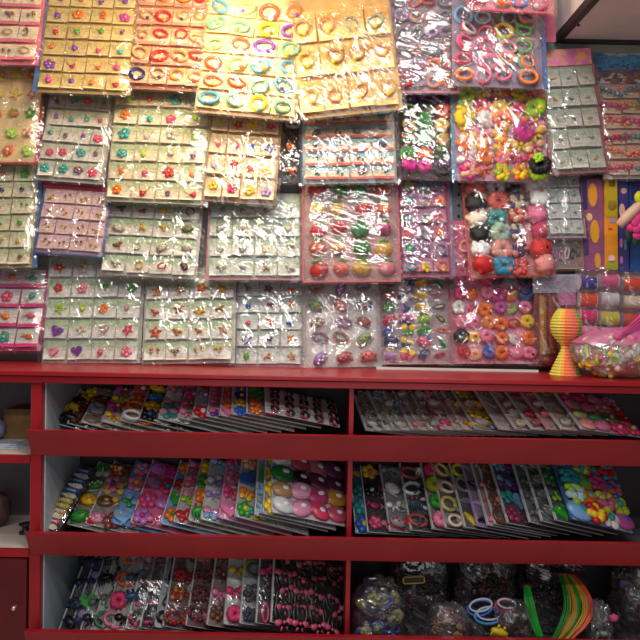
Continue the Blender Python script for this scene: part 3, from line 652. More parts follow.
# ribbon packs
def roll_mesh():
    b = MB()
    n = 20
    for x0, x1, rr, mi in ((-.5, .5, .42, 0), (-.53, -.5, .47, 1), (.5, .53, .47, 1)):
        vs = []; fs = []
        for x in (x0, x1):
            for k in range(n): vs.append((x, rr * math.cos(2 * math.pi * k / n), rr * math.sin(2 * math.pi * k / n)))
        for k in range(n): fs.append((k, (k + 1) % n, (k + 1) % n + n, k + n))
        fs += [tuple(range(n))[::-1], tuple(range(n, 2 * n))]
        b.add(vs, fs, mi, False)
    return b
def ribbons(label, x, ys, cols_, half, Y=1.9, dy=14):
    c = P(x, ys[-1] + dy, Y); t = thing('ribbon_pack', label, 'ribbon pack', Matrix.Translation(c), 'ribbon packs hanging by the pink net bag')
    px = Y / FPX
    for y, c0 in zip(ys, cols_):
        p = P(x, y, Y) - c
        me = roll_mesh().mesh('ribbon_roll', [painted(c0, .3, .1, 'satin_ribbon', 60.0), plastic((225, 215, 225), .3)])
        link('ribbon_roll', me, t, p, (0, .02, 0), (2 * half * px, 15 * px * .95, 15 * px * 1.02))
    h = (ys[-1] - ys[0] + 2 * dy) * px
    s = sleeve_mesh(2 * half * px + .02, h, .024, 70 + len(ys) + int(x), 30, 6); s.build('plastic_sleeve', film(), t, (0, -.012, 0))
    b = MB(); b.tube([(0, .02, h - .004), (0, D - Y + .002, h - .004)], .002); b.build('hanging_peg', metal((150, 150, 150)), t)
    b = MB(); b.box((-half * px - .008, .022, 0), (half * px + .008, .024, h)); b.build('backing_board', paper((206, 175, 185)), t)
ribbons('pack of blue, orange, magenta and pink ribbon rolls beside the striped lantern', 587, [283, 300, 316, 332], [(60, 60, 150), (240, 80, 30), (225, 40, 120), (240, 150, 185)], 8, 1.935)
ribbons('pack of pink, white and yellow ribbon rolls in the middle of three', 608, [281, 299, 318, 334], [(225, 100, 150), (225, 220, 225), (220, 205, 60), (240, 225, 225)], 8.5, 1.93)
ribbons('pack of orange and cream ribbon rolls above the knot of the pink net bag', 630, [284, 302, 320, 336], [(240, 80, 40), (245, 220, 190), (235, 90, 50), (240, 150, 120)], 8.5, 1.935)

# comb pack behind the lantern
M, w, h = frame_from((535, 292, 580, 291, 580, 366, 535, 366), 1.945, 1.94, 0); px = w / 45
t = thing('comb_pack', 'brown pack of long golden combs under a grey header card, behind the striped lantern', 'comb pack', M)
b = MB(); b.box((-w / 2, .002, 0), (w / 2, .005, h)); b.build('backing_board', paper((140, 60, 66), (110, 46, 56)), t)
b = MB(); b.box((-w / 2 - .004, -.004, h - .004), (w / 2 + .004, .006, h + 17 * px)); o = b.build('header_card', paper((176, 168, 182), (150, 145, 165), .6, 50.0), t); o['label'] = 'grey header card'
for xx, cc in ((-15, (196, 140, 50)), (-6, (170, 80, 60))):
    b = MB(); b.box((xx * px - .01, -.008, 12 * px), (xx * px + .002, .0015, h - 4 * px))
    for k in range(22): b.box((xx * px + .002, -.006, 13 * px + k * (h - 18 * px) / 22), (xx * px + .009, .0005, 13 * px + k * (h - 18 * px) / 22 + .005))
    b.build('comb', plastic(cc, .4), t)
b = MB(); b.box((1 * px, -.006, h - 14 * px), (18 * px, .0015, h - 1 * px)); o = b.build('pink_pad', paper((205, 120, 165), (180, 100, 150)), t)
b = MB(); b.sphere((-8 * px, -.006, 5 * px), (9 * px, .008, 6 * px)); b.build('handle_tip', plastic((120, 30, 40)), t)
s = sleeve_mesh(w + .01, h + 16 * px, .014, 91, 30, 7); s.build('plastic_sleeve', film(), t, (0, -.002, 0))

# striped paper lantern
base = P(565, 371.5, 1.86); base.z = ZL + .0005; s_ = 1.86 / FPX
ctl = [(0, 15.2), (6, 12.8), (13, 9.8), (20, 6.8), (26, 4.6), (29, 4.6), (33, 8.2), (38, 12.2), (43, 14.6), (48, 15.6), (53, 15.2), (58, 13.6), (62, 11.4), (66, 8.6)]
def lrad(z):
    for (z0, r0), (z1, r1) in zip(ctl, ctl[1:]):
        if z0 <= z <= z1: return r0 + (r1 - r0) * (z - z0) / (z1 - z0)
    return ctl[-1][1]
prof = [(0, 0)]
for k in range(23):
    z = k * 66 / 22; prof.append((lrad(z) + .3, z))
    if k < 22: prof.append((lrad(z + 1.5) - .5, z + 1.5))
prof += [(0, 65)]
mats = [paper(c) for c in [(235, 205, 75), (212, 208, 95), (150, 170, 85), (232, 120, 115), (240, 125, 70), (242, 172, 75)]]
half = [0, 1, 1, 0, 5, 4, 4, 3, 4, 2, 2, 1, 0, 0]
b = MB(); n = 28
b.lathe([(r_ * s_, z * s_) for r_, z in prof], n, 0, (0, 0, 0), lambda k, i: half[(k - 14) % 14])
t = b.build('paper_lantern', mats, None, base)
tag(t, 'yellow, orange and green striped honeycomb paper lantern standing on the red ledge', 'paper lantern')

# pink net bag of sweets
bc = P(620, 372, 1.80); bc.z = ZL + .002; s_ = 1.8 / FPX
t = thing('net_bag', 'pink topped clear bag of small bright trinkets lying on the red ledge', 'bag of trinkets', Matrix.Translation(bc))
def bagpt(d):
    return 1 + .10 * noise.noise(d * 3.0) + .05 * noise.noise(d * 8.0)
b = MB(); b.sphere((2 * s_, 0, 24 * s_), (50 * s_, 26 * s_, 24.5 * s_), 0, 40, 22, bagpt); b.build('clear_bag', film(.1, 1.0, .12), t)
r = random.Random(11)
kk = ['flower', 'swatch', 'heart', 'bow', 'star', 'butterfly', 'gems', 'fish']
pp = [lime, green, orange, yellow, pink, rose, white, (215, 190, 210), (230, 215, 150), (225, 130, 150), (230, 200, 190), (190, 200, 110), (235, 225, 200), (200, 210, 130)]
cnt = 0
for k in range(140):
    a = r.uniform(math.pi, 2 * math.pi); cz = r.uniform(-.85, .62)
    q = math.sqrt(1 - cz * cz) * .84
    p = Vector((2 * s_ + 50 * s_ * q * math.cos(a), 24.5 * s_ * q * math.sin(a), 24.5 * s_ + 21 * s_ * cz))
    if not inframe(t.matrix_world @ p, 3) or cnt >= 90: continue
    cnt += 1
    link('trinket', orn(r.choice(kk), r.choice(pp), r.choice(pp)), t, p, (r.uniform(-.6, .6), r.uniform(0, 6), r.uniform(-.7, .7)), r.uniform(5.0, 9.0) * s_)
# inner pastel mass seen between the trinkets
b = MB(); b.sphere((2 * s_, 2 * s_, 24 * s_), (42 * s_, 18 * s_, 20 * s_), 0, 30, 16, lumpy(4.0, .2, 4.0)); b.build('packed_trinkets', paper((205, 170, 165), (190, 195, 120), .5, 60.0), t)
b = MB()
vs = []; fs = []; nu, nv = 40, 10
for j in range(nv + 1):
    th = .02 + 1.15 * j / nv
    for i in range(nu):
        ph = 2 * math.pi * i / nu
        d = Vector((math.sin(th) * math.cos(ph), math.sin(th) * math.sin(ph), math.cos(th)))
        q = 1.035 + .10 * noise.noise(d * 3.0) + .03 * math.sin(9 * ph)
        vs.append((2 * s_ + 50 * s_ * d.x * q, 26 * s_ * d.y * q, 24 * s_ + 24.5 * s_ * d.z * q))
for j in range(nv):
    for i in range(nu): fs.append((j * nu + i, j * nu + (i + 1) % nu, (j + 1) * nu + (i + 1) % nu, (j + 1) * nu + i))
b.add(vs, fs); b.build('pink_net_top', tinted((240, 125, 180), .5), t)
b = MB(); vs = []; fs = []; na, nr = 44, 8
for j in range(nr + 1):
    for i in range(na + 1):
        a = R(-4 + 58 * i / na); q = (1.5 + 52 * j / nr) * s_
        vs.append((-12 * s_ + q * math.cos(a), -20 * s_ + 14 * s_ * j / nr + 2.6 * s_ * (j / nr + .15) * math.sin(i * 1.35 + .4 * j), 41 * s_ + q * math.sin(a) * .72))
for j in range(nr):
    for i in range(na): fs.append((j * (na + 1) + i, j * (na + 1) + i + 1, (j + 1) * (na + 1) + i + 1, (j + 1) * (na + 1) + i))
b.add(vs, fs); b.sphere((-12 * s_, -20 * s_, 41 * s_), (5 * s_, 3.4 * s_, 3 * s_), 0, 12, 8, lumpy(2, .3, 4))
b.build('gathered_neck', tinted((240, 95, 170), .72), t)

# ------------------------------------------------------------------ packs fanned along the shelves
def rotm(yaw, lean, roll):
    return Matrix.Rotation(yaw, 3, 'Z') @ Matrix.Rotation(-lean, 3, 'X') @ Matrix.Rotation(roll, 3, 'Y')
def solve(BL, lean, phi, psi, w, h):
    best = None
    for yi in range(-6, 36, 2):
        for ri in range(-4, 44, 2):
            m = rotm(R(yi), lean, R(ri))
            a = proj(BL); t_ = proj(BL + m @ Vector((0, 0, h * .6))); r_ = proj(BL + m @ Vector((w * .6, 0, 0)))
            e1 = math.degrees(math.atan2(t_[0] - a[0], a[1] - t_[1])) - phi
            e2 = math.degrees(math.atan2(r_[1] - a[1], r_[0] - a[0])) - psi
            e = e1 * e1 + e2 * e2 + .01 * yi * yi
            if best is None or e < best[0]: best = (e, m, yi, ri)
    return best[1]
pk_count = 0
def pack(label, BL, m, w, h, board, kinds, pal, cols, rows, group, name='hair_accessory_pack', sz=.56, rim=None, step=None, second=None, haze=.015, pick=None):
    global pk_count
    pk_count += 1; r = random.Random(pk_count * 7)
    M = m.to_4x4(); M.translation = BL
    t = thing(name, label, 'hair accessory pack', M, group)
    b = MB(); b.box((0, 0, 0), (w, .0015, h)); b.build('backing_board', paper(board, tuple(int(v * .85) for v in board), .5, 20.0), t)
    if rim:
        b = MB(); e = .0026
        b.box((-e, -.004, 0), (e * .3, .003, h)); b.box((-e, -.0012, -e * .3), (w, .0016, e * .2)); b.build('welded_rim', plastic(rim, .3), t)
    st = step or w / cols; sh = h / rows
    for j in range(rows):
        for i in range(cols):
            idx = j * cols + i
            kd = r.choice(kinds); c0 = pal[idx % len(pal)] if pick == 'seq' else r.choice(pal); c1 = second if second is not None else r.choice(pal)
            link(ORN_NAME[kd], orn(kd, c0, c1), t, ((i + .5) * st + .003, -.001, h - (j + .5) * sh + r.uniform(-.1, .1) * sh), (0, r.gauss(0, .3), 0), min(st, sh) * sz * 1.15 * r.uniform(.9, 1.12))
    s = sleeve_mesh(w, h, .013, 100 + pk_count, 26, 5, .003); o = s.build('plastic_sleeve', film(.1, .35, haze), t, (w / 2, -.0015, 0))
    return t
ORD = ['first', 'second', 'third', 'fourth', 'fifth', 'sixth', 'seventh', 'eighth', 'ninth', 'tenth', 'eleventh', 'twelfth', 'thirteenth', 'fourteenth', 'fifteenth', 'sixteenth', 'seventeenth', 'eighteenth', 'nineteenth', 'twentieth']
def bay(where, start, group, xs_, y0, y1, lean, ph0, ph1, ps0, ps1, w, h, Y0, Y1, specs, rows=4):
    n = len(xs_)
    for k, (x, sp) in enumerate(zip(xs_, specs)):
        f = k / max(1, n - 1)
        desc, board, kinds, pal = sp[:4]; opt = sp[4] if len(sp) > 4 else {}
        opt = dict(opt)
        BL = P(x, y0 + (y1 - y0) * f, Y0 + (Y1 - Y0) * f)
        m = solve(BL, lean, ph0 + (ph1 - ph0) * f + opt.pop('dphi', 0), ps0 + (ps1 - ps0) * f, w, h)
        yy = y0 + (y1 - y0) * f; Yv = Y0 + (Y1 - Y0) * f; hh = h
        lv = [z for z in range(3) if BL.z > fz[z][1] - .005][0]
        dz = dx = 0.0
        for _ in range(6):
            cs = [BL + m @ Vector((a_, b_, c_)) for a_ in (-.003, w) for b_ in (-.014, .002) for c_ in (0, hh)]
            ex = max(c.y for c in cs) - (D - .0135)
            if ex > 0: Yv -= ex; BL = P(x, yy, Yv) + Vector((dx, 0, dz)); continue
            lo = fz[lv][1] + .0075 - min(c.z for c in cs)
            if lo > 0: dz += lo; BL.z += lo; continue
            hi = max(c.z for c in cs) - (tops[lv] - .001)
            if hi > 0: hh -= hi / max(.2, (m @ Vector((0, 0, 1))).z) + .001; continue
            edge = xd1 + .001 if x > 351 else xl1 + .0045
            le = edge - min(c.x for c in cs)
            if le > 0: dx += le; BL.x += le
        gapx = (xs_[k + 1] - x if k < n - 1 else 80) * 1.78 / FPX
        cw = .040
        cl = max(1, min(4, int(round((gapx + .012) / cw)))) if 'cols' not in opt else opt.pop('cols')
        lab = '%s, %s %s, %s' % (desc, ORD[k], start, where) if k < n - 1 else '%s, ending the %s row' % (desc, where)
        pack(lab, BL, m, w, hh, board, kinds, pal, cl, opt.pop('rows', rows), group, step=opt.pop('step', cw if cl < 4 else w / 4), rim=opt.pop('rim', (206, 206, 204)), **opt)

lightc = (214, 212, 206)
flo = ['flower', 'butterfly', 'heart']; 
bay('top shelf', 'from the post', 'packs fanned on the top shelf before the divider', [58, 68, 82, 102, 121, 139, 159, 179, 193, 207, 220, 232, 247, 266], 424, 412, R(58), 34, -4, 16, 13.5, .205, .165, 1.815, 1.735, [
    ('yellow and black clip pack', (40, 40, 44), ['claw', 'snap'], [yellow, lime, black]),
    ('pack of dark red flower clips', (70, 60, 60), flo, [red, brown, yellow]),
    ('whitish pack with brown hair pieces', lightc, ['swatch', 'scrunchie'], [brown, (150, 120, 110), grey]),
    ('pack with bright yellow bows and a magenta one', lightc, ['bow', 'bow'], [magenta, (235, 235, 30), yellow, yellow], {'pick': 'seq'}),
    ('clear pack of orange and white rings', (190, 170, 160), ['rings', 'ring', 'flower'], [orange, white, (235, 90, 60), white]),
    ('dark pack of blue and yellow clips', (60, 60, 66), ['shell', 'flower'], [yellow, blue, black, green]),
    ('white pack with pink flowers', lightc, flo, [pink, white, (230, 150, 170), teal]),
    ('grey pack of pink and green bows', (190, 190, 186), ['bow', 'flower'], [rose, green, grey, pink]),
    ('pale pack of lilac and red clips', lightc, ['flower', 'snap'], [lilac, red, white]),
    ('white card pack of yellow and purple butterflies', lightc, ['butterfly'], [yellow, purple, pink, (235, 90, 120)]),
    ('pink pack of small orange flowers', (226, 180, 190), flo, [orange, pink, rose]),
    ('white pack with blue and yellow stars', lightc, ['star', 'flower'], [blue, yellow, navy, yellow]),
    ('pack of red and green flower clips', (150, 120, 120), flo, [red, green, rose, orange]),
    ('white edged pack of pink bowed black ties by the divider', (205, 200, 200), ['bowtie'], [black], {'second': (225, 80, 100), 'cols': 5, 'rows': 4, 'step': .041, 'sz': .55}),
])
pale = (222, 200, 188)
def palp(desc, c0, c1, brd=pale, rim=(220, 215, 210), **k): return (desc, brd, ['gems', 'snap', 'shell'], [c0, c1, (200, 195, 190)], dict(rim=rim, sz=.44, **k))
bay('top shelf', 'past the divider', 'packs fanned on the top shelf beyond the divider', [357, 366, 375, 385, 394, 402, 412, 420, 430, 440, 447, 456, 464, 476, 500, 516, 532, 548, 562, 582], 430, 429, R(56), -22, -44, 8, 12, .21, .16, 1.83, 1.745, [
    palp('dark sleeve with a blue edge', (60, 70, 90), (90, 90, 100), (60, 66, 80)), palp('grey sleeve of pale hair pins', (120, 120, 120), (160, 150, 140)), palp('cream sleeve of slim hair pins', (150, 140, 120), (90, 100, 120)),
    palp('greyish sleeve with blue specks', (90, 110, 140), (160, 160, 150)), palp('white sleeve with green specks', (120, 150, 120), (190, 180, 170)), palp('grey sleeve with bluish pins', (100, 120, 150), (180, 170, 160)),
    palp('rosy sleeve of hair pins', (200, 140, 140), (150, 130, 130)), palp('pale sleeve with red pins', (190, 70, 80), (150, 120, 110)), palp('plain whitish sleeve of pins', (170, 170, 170), (120, 110, 110)),
    palp('sleeve with a bright magenta edge', rose, (190, 150, 150), rim=(215, 40, 90)), palp('sleeve of green leaf clips', (90, 150, 90), (160, 190, 130)), palp('peach sleeve of thin pins', peach, (180, 130, 110)), palp('tan edged sleeve of yellow clips', (220, 160, 60), (170, 120, 80)),
    ('pack of orange and yellow butterfly clips', (170, 168, 180), ['butterfly', 'shell'], [orange, yellow, (170, 160, 170), yellow], {'sz': .5}),
    palp('worn sleeve of brown grips', (150, 110, 100), (190, 160, 140)), palp('pinkish sleeve with cream cards', (210, 150, 150), (220, 200, 170), (226, 196, 186)), palp('crimson speckled sleeve', (190, 50, 70), (160, 110, 110)),
    palp('rose edged sleeve of clips', (220, 110, 130), (200, 170, 150), (220, 180, 175), rim=(235, 170, 175)), palp('brownish sleeve with beige pins', (170, 130, 100), (200, 180, 150)),
    ('wide pink pack of red and green clips'  , (226, 150, 160), ['swatch', 'flower'], [rose, pink, red, (190, 200, 120), (235, 150, 140), green], {'cols': 4, 'sz': .6}),
], rows=4)

bay('middle shelf', 'after the snap clips', 'packs fanned on the middle shelf before the divider', [68, 86, 112, 131, 161, 174, 189, 201, 219, 235, 255, 263, 272], 529, 512, R(46), 27, -3, 14, 17, .21, .205, 1.805, 1.73, [
    ('clear pack of mixed bright clips', (150, 140, 130), flo + ['shell'], [red, yellow, green, white, orange]),
    ('clear pack of red brown hair bows', (170, 150, 145), ['bow', 'swatch', 'flower'], [brown, (150, 60, 50), cream, pink, yellow]),
    ('blue rimmed pack of yellow and orange flowers', (120, 160, 205), flo, [sky, orange, yellow, green, pink], {'rim': (70, 130, 200)}),
    ('magenta pack of pink and teal glitter clips', (226, 90, 140), ['swatch', 'flower', 'bow'], [magenta, rose, teal, pink, (200, 120, 200)]),
    ('pack with a blue side and red flowers', (110, 160, 210), flo, [red, green, orange]),
    ('pack of hot pink and lime flowers', (200, 180, 170), flo, [rose, lime, red, pink]),
    ('pack of orange and green clips', (200, 190, 180), ['flower', 'claw'], [orange, green, yellow, red]),
    ('white pack of pale blue bows', lightc, ['bow', 'butterfly'], [sky, pink, white, lilac]),
    ('pink edged pack of lilac clips', (220, 170, 190), flo, [pink, lilac, rose], {'rim': (236, 150, 190)}),
    ('pack of blue and peach flowers with green leaves', (190, 190, 185), flo, [blue, peach, green, orange, yellow]),
    ('pack with small green and red stars', (190, 180, 175), ['star'], [green, red, sky]),
    ('narrow strip of a pack with golden stars', (170, 170, 180), ['star', 'flower'], [yellow, gold, blue]),
    ('big pack of glittery white, green, pink and red pads', (206, 196, 200), ['swatch'], [white, (200, 70, 90), (215, 120, 150), (130, 60, 100), (40, 140, 60), (50, 20, 40), (120, 40, 80), (110, 60, 110), (190, 150, 100), (235, 160, 190), (190, 60, 110), (190, 140, 40), (220, 220, 220), (230, 150, 180), (225, 60, 100), (200, 80, 110)], {'pick': 'seq', 'cols': 4, 'rows': 4, 'sz': .62, 'second': white}),
])
# striped strip of snap clips at the start of the middle shelf
BL = P(38.5, 527, 1.765); m = solve(BL, R(46), 38, 12, .06, .19)
M = m.to_4x4(); M.translation = BL
t = thing('snap_clip_strip', 'dark strip of blue, yellow and red snap clips, first on the middle shelf', 'hair accessory pack', M, 'packs fanned on the middle shelf before the divider')
b = MB(); b.box((0, 0, 0), (.06, .003, .2)); b.build('backing_board', paper((30, 30, 36)), t)
seqc = [cream, red, cream, (225, 170, 60), yellow, (230, 200, 60), cream, blue, white, blue, white, (40, 80, 170)]
for k, c in enumerate(seqc): link('snap_clip', orn('snap', c, white if k % 2 else cream), t, (.03, -.001, .009 + k * .0158), None, (.026, .02, .021))
s = sleeve_mesh(.064, .2, .008, 190, 24, 4); s.build('plastic_sleeve', film(), t, (.03, -.002, 0))

bay('middle shelf', 'past the divider', 'packs fanned on the middle shelf beyond the divider', [354, 368, 390, 411, 433, 446, 465, 478, 488, 495, 508, 530, 542, 556, 572], 533, 519, R(44), -6, -26, 3, 20, .21, .205, 1.83, 1.745, [
    ('teal and blue clip pack', (60, 130, 150), ['snap', 'flower'], [teal, yellow, blue, sky]),
    ('black pack of pink, white and green animal clips', (40, 36, 44), ['flower', 'fish', 'butterfly'], [pink, white, magenta, yellow, green, black, rose], {'sz': .5}),
    ('grey pack with red clips', (130, 130, 130), ['shell', 'bow'], [red, grey, white, (150, 160, 140)]),
    ('dark teal pack of white bands and red clips', (50, 70, 80), ['oval', 'claw'], [(60, 90, 100), black, (200, 80, 80), white]),
    ('pack of hot pink and lime rounds', (150, 140, 130), ['scrunchie', 'flower'], [rose, (190, 210, 40), green, pink], {'pick': 'seq'}),
    ('clear pack of pale hair rings', (110, 100, 96), ['ring', 'rings'], [cream, (190, 150, 120), grey, (230, 210, 120)]),
    ('dark pack with yellow crescent clips', (80, 76, 78), ['ring', 'snap'], [grey, (230, 210, 30), (240, 215, 30)]),
    ('lilac edged sleeve of grips', (150, 120, 150), ['snap'], [lilac, grey, black], {'rim': (190, 160, 200)}),
    ('rosy sleeve of grips', (190, 150, 150), ['snap', 'gems'], [pink, grey, red]),
    ('brown sleeve of round clips', (140, 110, 100), ['ring', 'flower'], [brown, (200, 120, 100), red]),
    ('dark pack of purple and blue flowers', (80, 66, 80), flo, [purple, teal, (120, 60, 90), sky, (150, 40, 80)], {'sz': .55}),
    ('grey pack of dull silver clips', (110, 112, 110), ['shell', 'gems'], [grey, (100, 105, 100), (130, 130, 130)]),
    ('second grey pack of dull clips', (100, 100, 98), ['shell', 'gems'], [grey, (120, 120, 110), (90, 100, 95)]),
    ('dark pack of green flower clips', (90, 80, 90), flo, [green, lime, (70, 120, 70)]),
    ('large blue edged pack of rainbow flowers', (200, 190, 190), ['flower', 'tuft', 'swatch'], [blue, teal, (230, 130, 100), red, teal, lime, rose, (230, 120, 110), (190, 215, 220), orange, (190, 90, 130), (190, 200, 50), sky, yellow, (225, 220, 215), (200, 90, 160)], {'pick': 'seq', 'cols': 4, 'rows': 4, 'sz': .66, 'rim': (60, 120, 200)}),
])
bay('bottom shelf', 'from the post', 'packs fanned on the bottom shelf before the divider', [59, 70, 81, 92, 103, 114, 126, 140, 155, 163, 186, 207, 224, 240, 256, 271], 632, 622, R(33), 24, -4, 10, 12, .21, .215, 1.805, 1.73, [
    ('dark pack of navy clips', (40, 40, 54), ['shell', 'bow'], [navy, (60, 20, 30), black, (40, 60, 90)]),
    ('dark pack with a green leaf clip', (50, 50, 60), flo, [navy, green, lilac]),
    ('white edged pack of black clips', (150, 152, 156), ['claw', 'bow'], [black, (50, 50, 60), (90, 110, 90)]),
    ('white pack of green and black elastics', lightc, ['ring', 'loop'], [green, black, (60, 140, 80), grey]),
    ('white pack of orange red and pink bands', lightc, ['scrunchie', 'oval'], [orange, (240, 80, 50), rose, pink], {'pick': 'seq'}),
    ('white pack of dark blue clips', lightc, ['claw', 'bow'], [navy, (60, 90, 120), (170, 150, 140), black]),
    ('white pack of black ties with pink bows', lightc, ['bowtie'], [black], {'second': (225, 90, 125), 'sz': .6}),
    ('black pack of ties with dull pink bows', (40, 36, 40), ['bowtie'], [black], {'second': (205, 70, 105), 'sz': .6}),
    ('white sided pack of glossy black bands', (200, 200, 204), ['oval', 'loop'], [black, (40, 40, 50)]),
    ('brownish pack of red and golden beaded ties', (130, 90, 85), ['tuft', 'gems', 'beads'], [(160, 50, 40), (210, 150, 60), (120, 70, 60), red]),
    ('dusky pack of dull red ties', (120, 80, 85), ['tuft', 'beads'], [(150, 60, 70), (170, 100, 90), (100, 50, 50)]),
    ('pack of rose pink bows', (150, 120, 120), ['bow', 'flower'], [(225, 90, 120), pink, brown]),
    ('white pack of yellow and pink ties', lightc, ['scrunchie', 'bow'], [(220, 200, 30), rose, yellow, (150, 60, 90)]),
    ('grey pack of yellow banded ties', (180, 180, 184), ['rings', 'tuft'], [(190, 180, 40), (90, 90, 100), (60, 60, 70)]),
    ('dark pack with a pink stripe of ties', (60, 50, 60), ['loop', 'bow'], [rose, black, (220, 120, 150)]),
    ('full faced pack of black ties with pink bows', (30, 28, 31), ['bowtie'], [black], {'second': (225, 95, 125), 'cols': 4, 'rows': 5, 'sz': .82}),
])

# ------------------------------------------------------------------ jumble on the bottom shelf beyond the divider
SH = fz[2][1] + .0075
def clearbag(label, name, cat, x, y, Y, rx, ry, rz, seed, inner, group='clear bags heaped on the bottom shelf', hz=.05, core=(50, 44, 48)):
    c = P(x, y, Y); c.z = SH + .001; rz += .035
    t = thing(name, label, cat, Matrix.Translation(c), group)
    b = MB(); b.sphere((0, 0, rz), (rx, ry, rz), 0, 56, 34, lambda d: (abs(d.x) ** 3.2 + abs(d.y) ** 3.2 + abs(d.z) ** 3.2) ** (-1 / 3.2) * .93 + .14 * noise.noise(d * 2.6 + Vector((seed, 0, 0))) + .12 * noise.noise(d * 6.0 + Vector((0, seed, 0))) + .07 * noise.noise(d * 15))
    b.build('clear_bag', film(.08, .8, hz * .4), t)
    b = MB(); b.sphere((0, .006, rz), (rx * .72, ry * .6, rz * .8), 0, 26, 14, lumpy(seed, .5, 3.5)); b.build('bundled_contents', paper((34, 28, 32), core, .7, 40.0), t)
    r = random.Random(seed)
    for nm, kinds, pal, n, s in inner:
        for k in range(n):
            a = r.uniform(math.pi * 1.02, math.pi * 1.98); cz = r.uniform(-.5, .75); q = math.sqrt(1 - cz * cz) * .72
            link(nm, orn(r.choice(kinds), r.choice(pal), r.choice(pal)), t, (rx * q * math.cos(a), ry * q * math.sin(a), rz + rz * .8 * cz), (r.uniform(-.5, .5), r.uniform(0, 6), r.uniform(-.5, .5)), s * r.uniform(.85, 1.15))
    return t
Yj = 1.80
clearbag('clear bag of yellow green rolled ties with blue bands by the divider', 'hair_tie_bag', 'bag of hair ties', 378, 612, 1.775, .074, .05, .072, 2.0, [('rolled_tie', ['scrunchie'], [(150, 150, 70), (120, 130, 90), (160, 150, 110)], 10, .016), ('blue_band', ['oval'], [blue, (70, 100, 170)], 9, .018), ('rolled_tie', ['swatch'], [(80, 90, 120), (110, 50, 50)], 10, .014)], core=(40, 50, 90))
clearbag('big dark bag of black and dull red hair pieces behind the yellow rimmed tag', 'hair_piece_bag', 'bag of hair pieces', 418, 600, 1.885, .085, .06, .106, 5.0, [('hair_piece', ['tuft', 'swatch'], [black, (50, 18, 22), (32, 42, 36), (70, 26, 34), (20, 30, 24)], 30, .024)])
clearbag('crinkled clear bag of orange and rose trinkets at the shelf front', 'trinket_bag', 'bag of trinkets', 448, 628, 1.755, .058, .035, .045, 8.0, [('trinket', ['gems', 'swatch', 'flower'], [(150, 100, 60), (140, 80, 100), (110, 120, 90), (170, 140, 90), (110, 70, 100)], 24, .011)], hz=.09, core=(120, 80, 70))
clearbag('big black bag of maroon hair pieces behind the blue bangles', 'hair_piece_bag', 'bag of hair pieces', 484, 600, 1.895, .09, .05, .108, 12.0, [('hair_piece', ['tuft', 'swatch'], [black, (44, 16, 20), (34, 28, 32), (80, 34, 42)], 30, .026)])
clearbag('dark brown bag of hair pieces behind the green and rainbow hair', 'hair_piece_bag', 'bag of hair pieces', 553, 600, 1.91, .1, .045, .106, 14.0, [('hair_piece', ['tuft', 'swatch'], [black, (44, 26, 20), (40, 22, 26), (60, 30, 26)], 30, .026)])
clearbag('dark bag of glittering clips below the green hair', 'clip_bag', 'bag of clips', 512, 630, 1.775, .05, .035, .046, 15.0, [('clip', ['gems', 'snap', 'shell'], [(150, 140, 150), (60, 50, 60), (120, 90, 60), black, (170, 170, 170)], 26, .010)], hz=.06)
clearbag('silvery clear bag of pale clips beside the rainbow hair', 'clip_bag', 'bag of clips', 600, 626, 1.76, .03, .03, .05, 18.0, [('clip', ['gems', 'shell'], [(150, 160, 160), (110, 120, 120), (180, 180, 180), (120, 70, 70)], 16, .011)], hz=.14, core=(90, 90, 92))
clearbag('purple and brown bag of feathers at the picture edge', 'feather_bag', 'bag of feathers', 643, 604, 1.84, .085, .06, .106, 21.0, [('feather', ['snap', 'swatch'], [(110, 60, 125), (130, 70, 130), (70, 40, 34), (50, 76, 50), (120, 80, 50), (60, 30, 30)], 30, .024)], hz=.06)
def pillar_tag():
    c = P(414, 583, 1.80)
    t = thing('name_tag', 'small black tag with a yellow rim among the dark hair bags', 'tag', Matrix.Translation(c) @ Matrix.Rotation(R(-4), 4, 'Y'))
    b = MB(); b.box((-.028, 0, 0), (.028, .003, .016)); b.build('plate', plastic((24, 22, 22)), t)
    b = MB()
    for a_, c_ in (((-.03, -.001, -.002), (.03, .002, .0005)), ((-.03, -.001, .0155), (.03, .002, .018)), ((-.03, -.001, -.002), (-.027, .002, .018)), ((.027, -.001, -.002), (.03, .002, .018))): b.box(a_, c_)
    b.build('rim', plastic((190, 160, 30)), t)
pillar_tag()
# blue bangles, yellow clip
for k, (x, y, c, lab, s) in enumerate(((480, 608, blue, 'upper blue and white bangle among the dark bags', .034), (488, 616, (70, 150, 215), 'lower blue and white bangle just behind the yellow clip', .036), (505, 606, (190, 60, 90), 'dull red bangle behind the two blue bangles', .026))):
    b = MB(); b.torus((0, 0, 0), s, s * .55, .004, 0, 26, 8); b.torus((.004, -.003, .006), s * .9, s * .45, .003, 1, 26, 8)
    o = b.build('bangle', [plastic(c, .25), plastic((215, 225, 235), .25)], None, P(x, y, 1.80 - .012 * k), (R(-35), R(-14 + 10 * k), 0)); tag(o, lab, 'bangle', 'bangles on the bottom shelf')
o = link('claw_clip', orn('claw', (225, 190, 30), (225, 190, 30)), None, P(498, 631, 1.745), (0, .3, 0), .026); tag(o, 'yellow claw clip in front of the blue bangles', 'claw clip')
o = link('pompom', orn('pompom', (220, 80, 130), pink), None, P(613, 617, 1.745), None, .012); tag(o, 'small pink pompom beside the silvery clip bag', 'pompom')
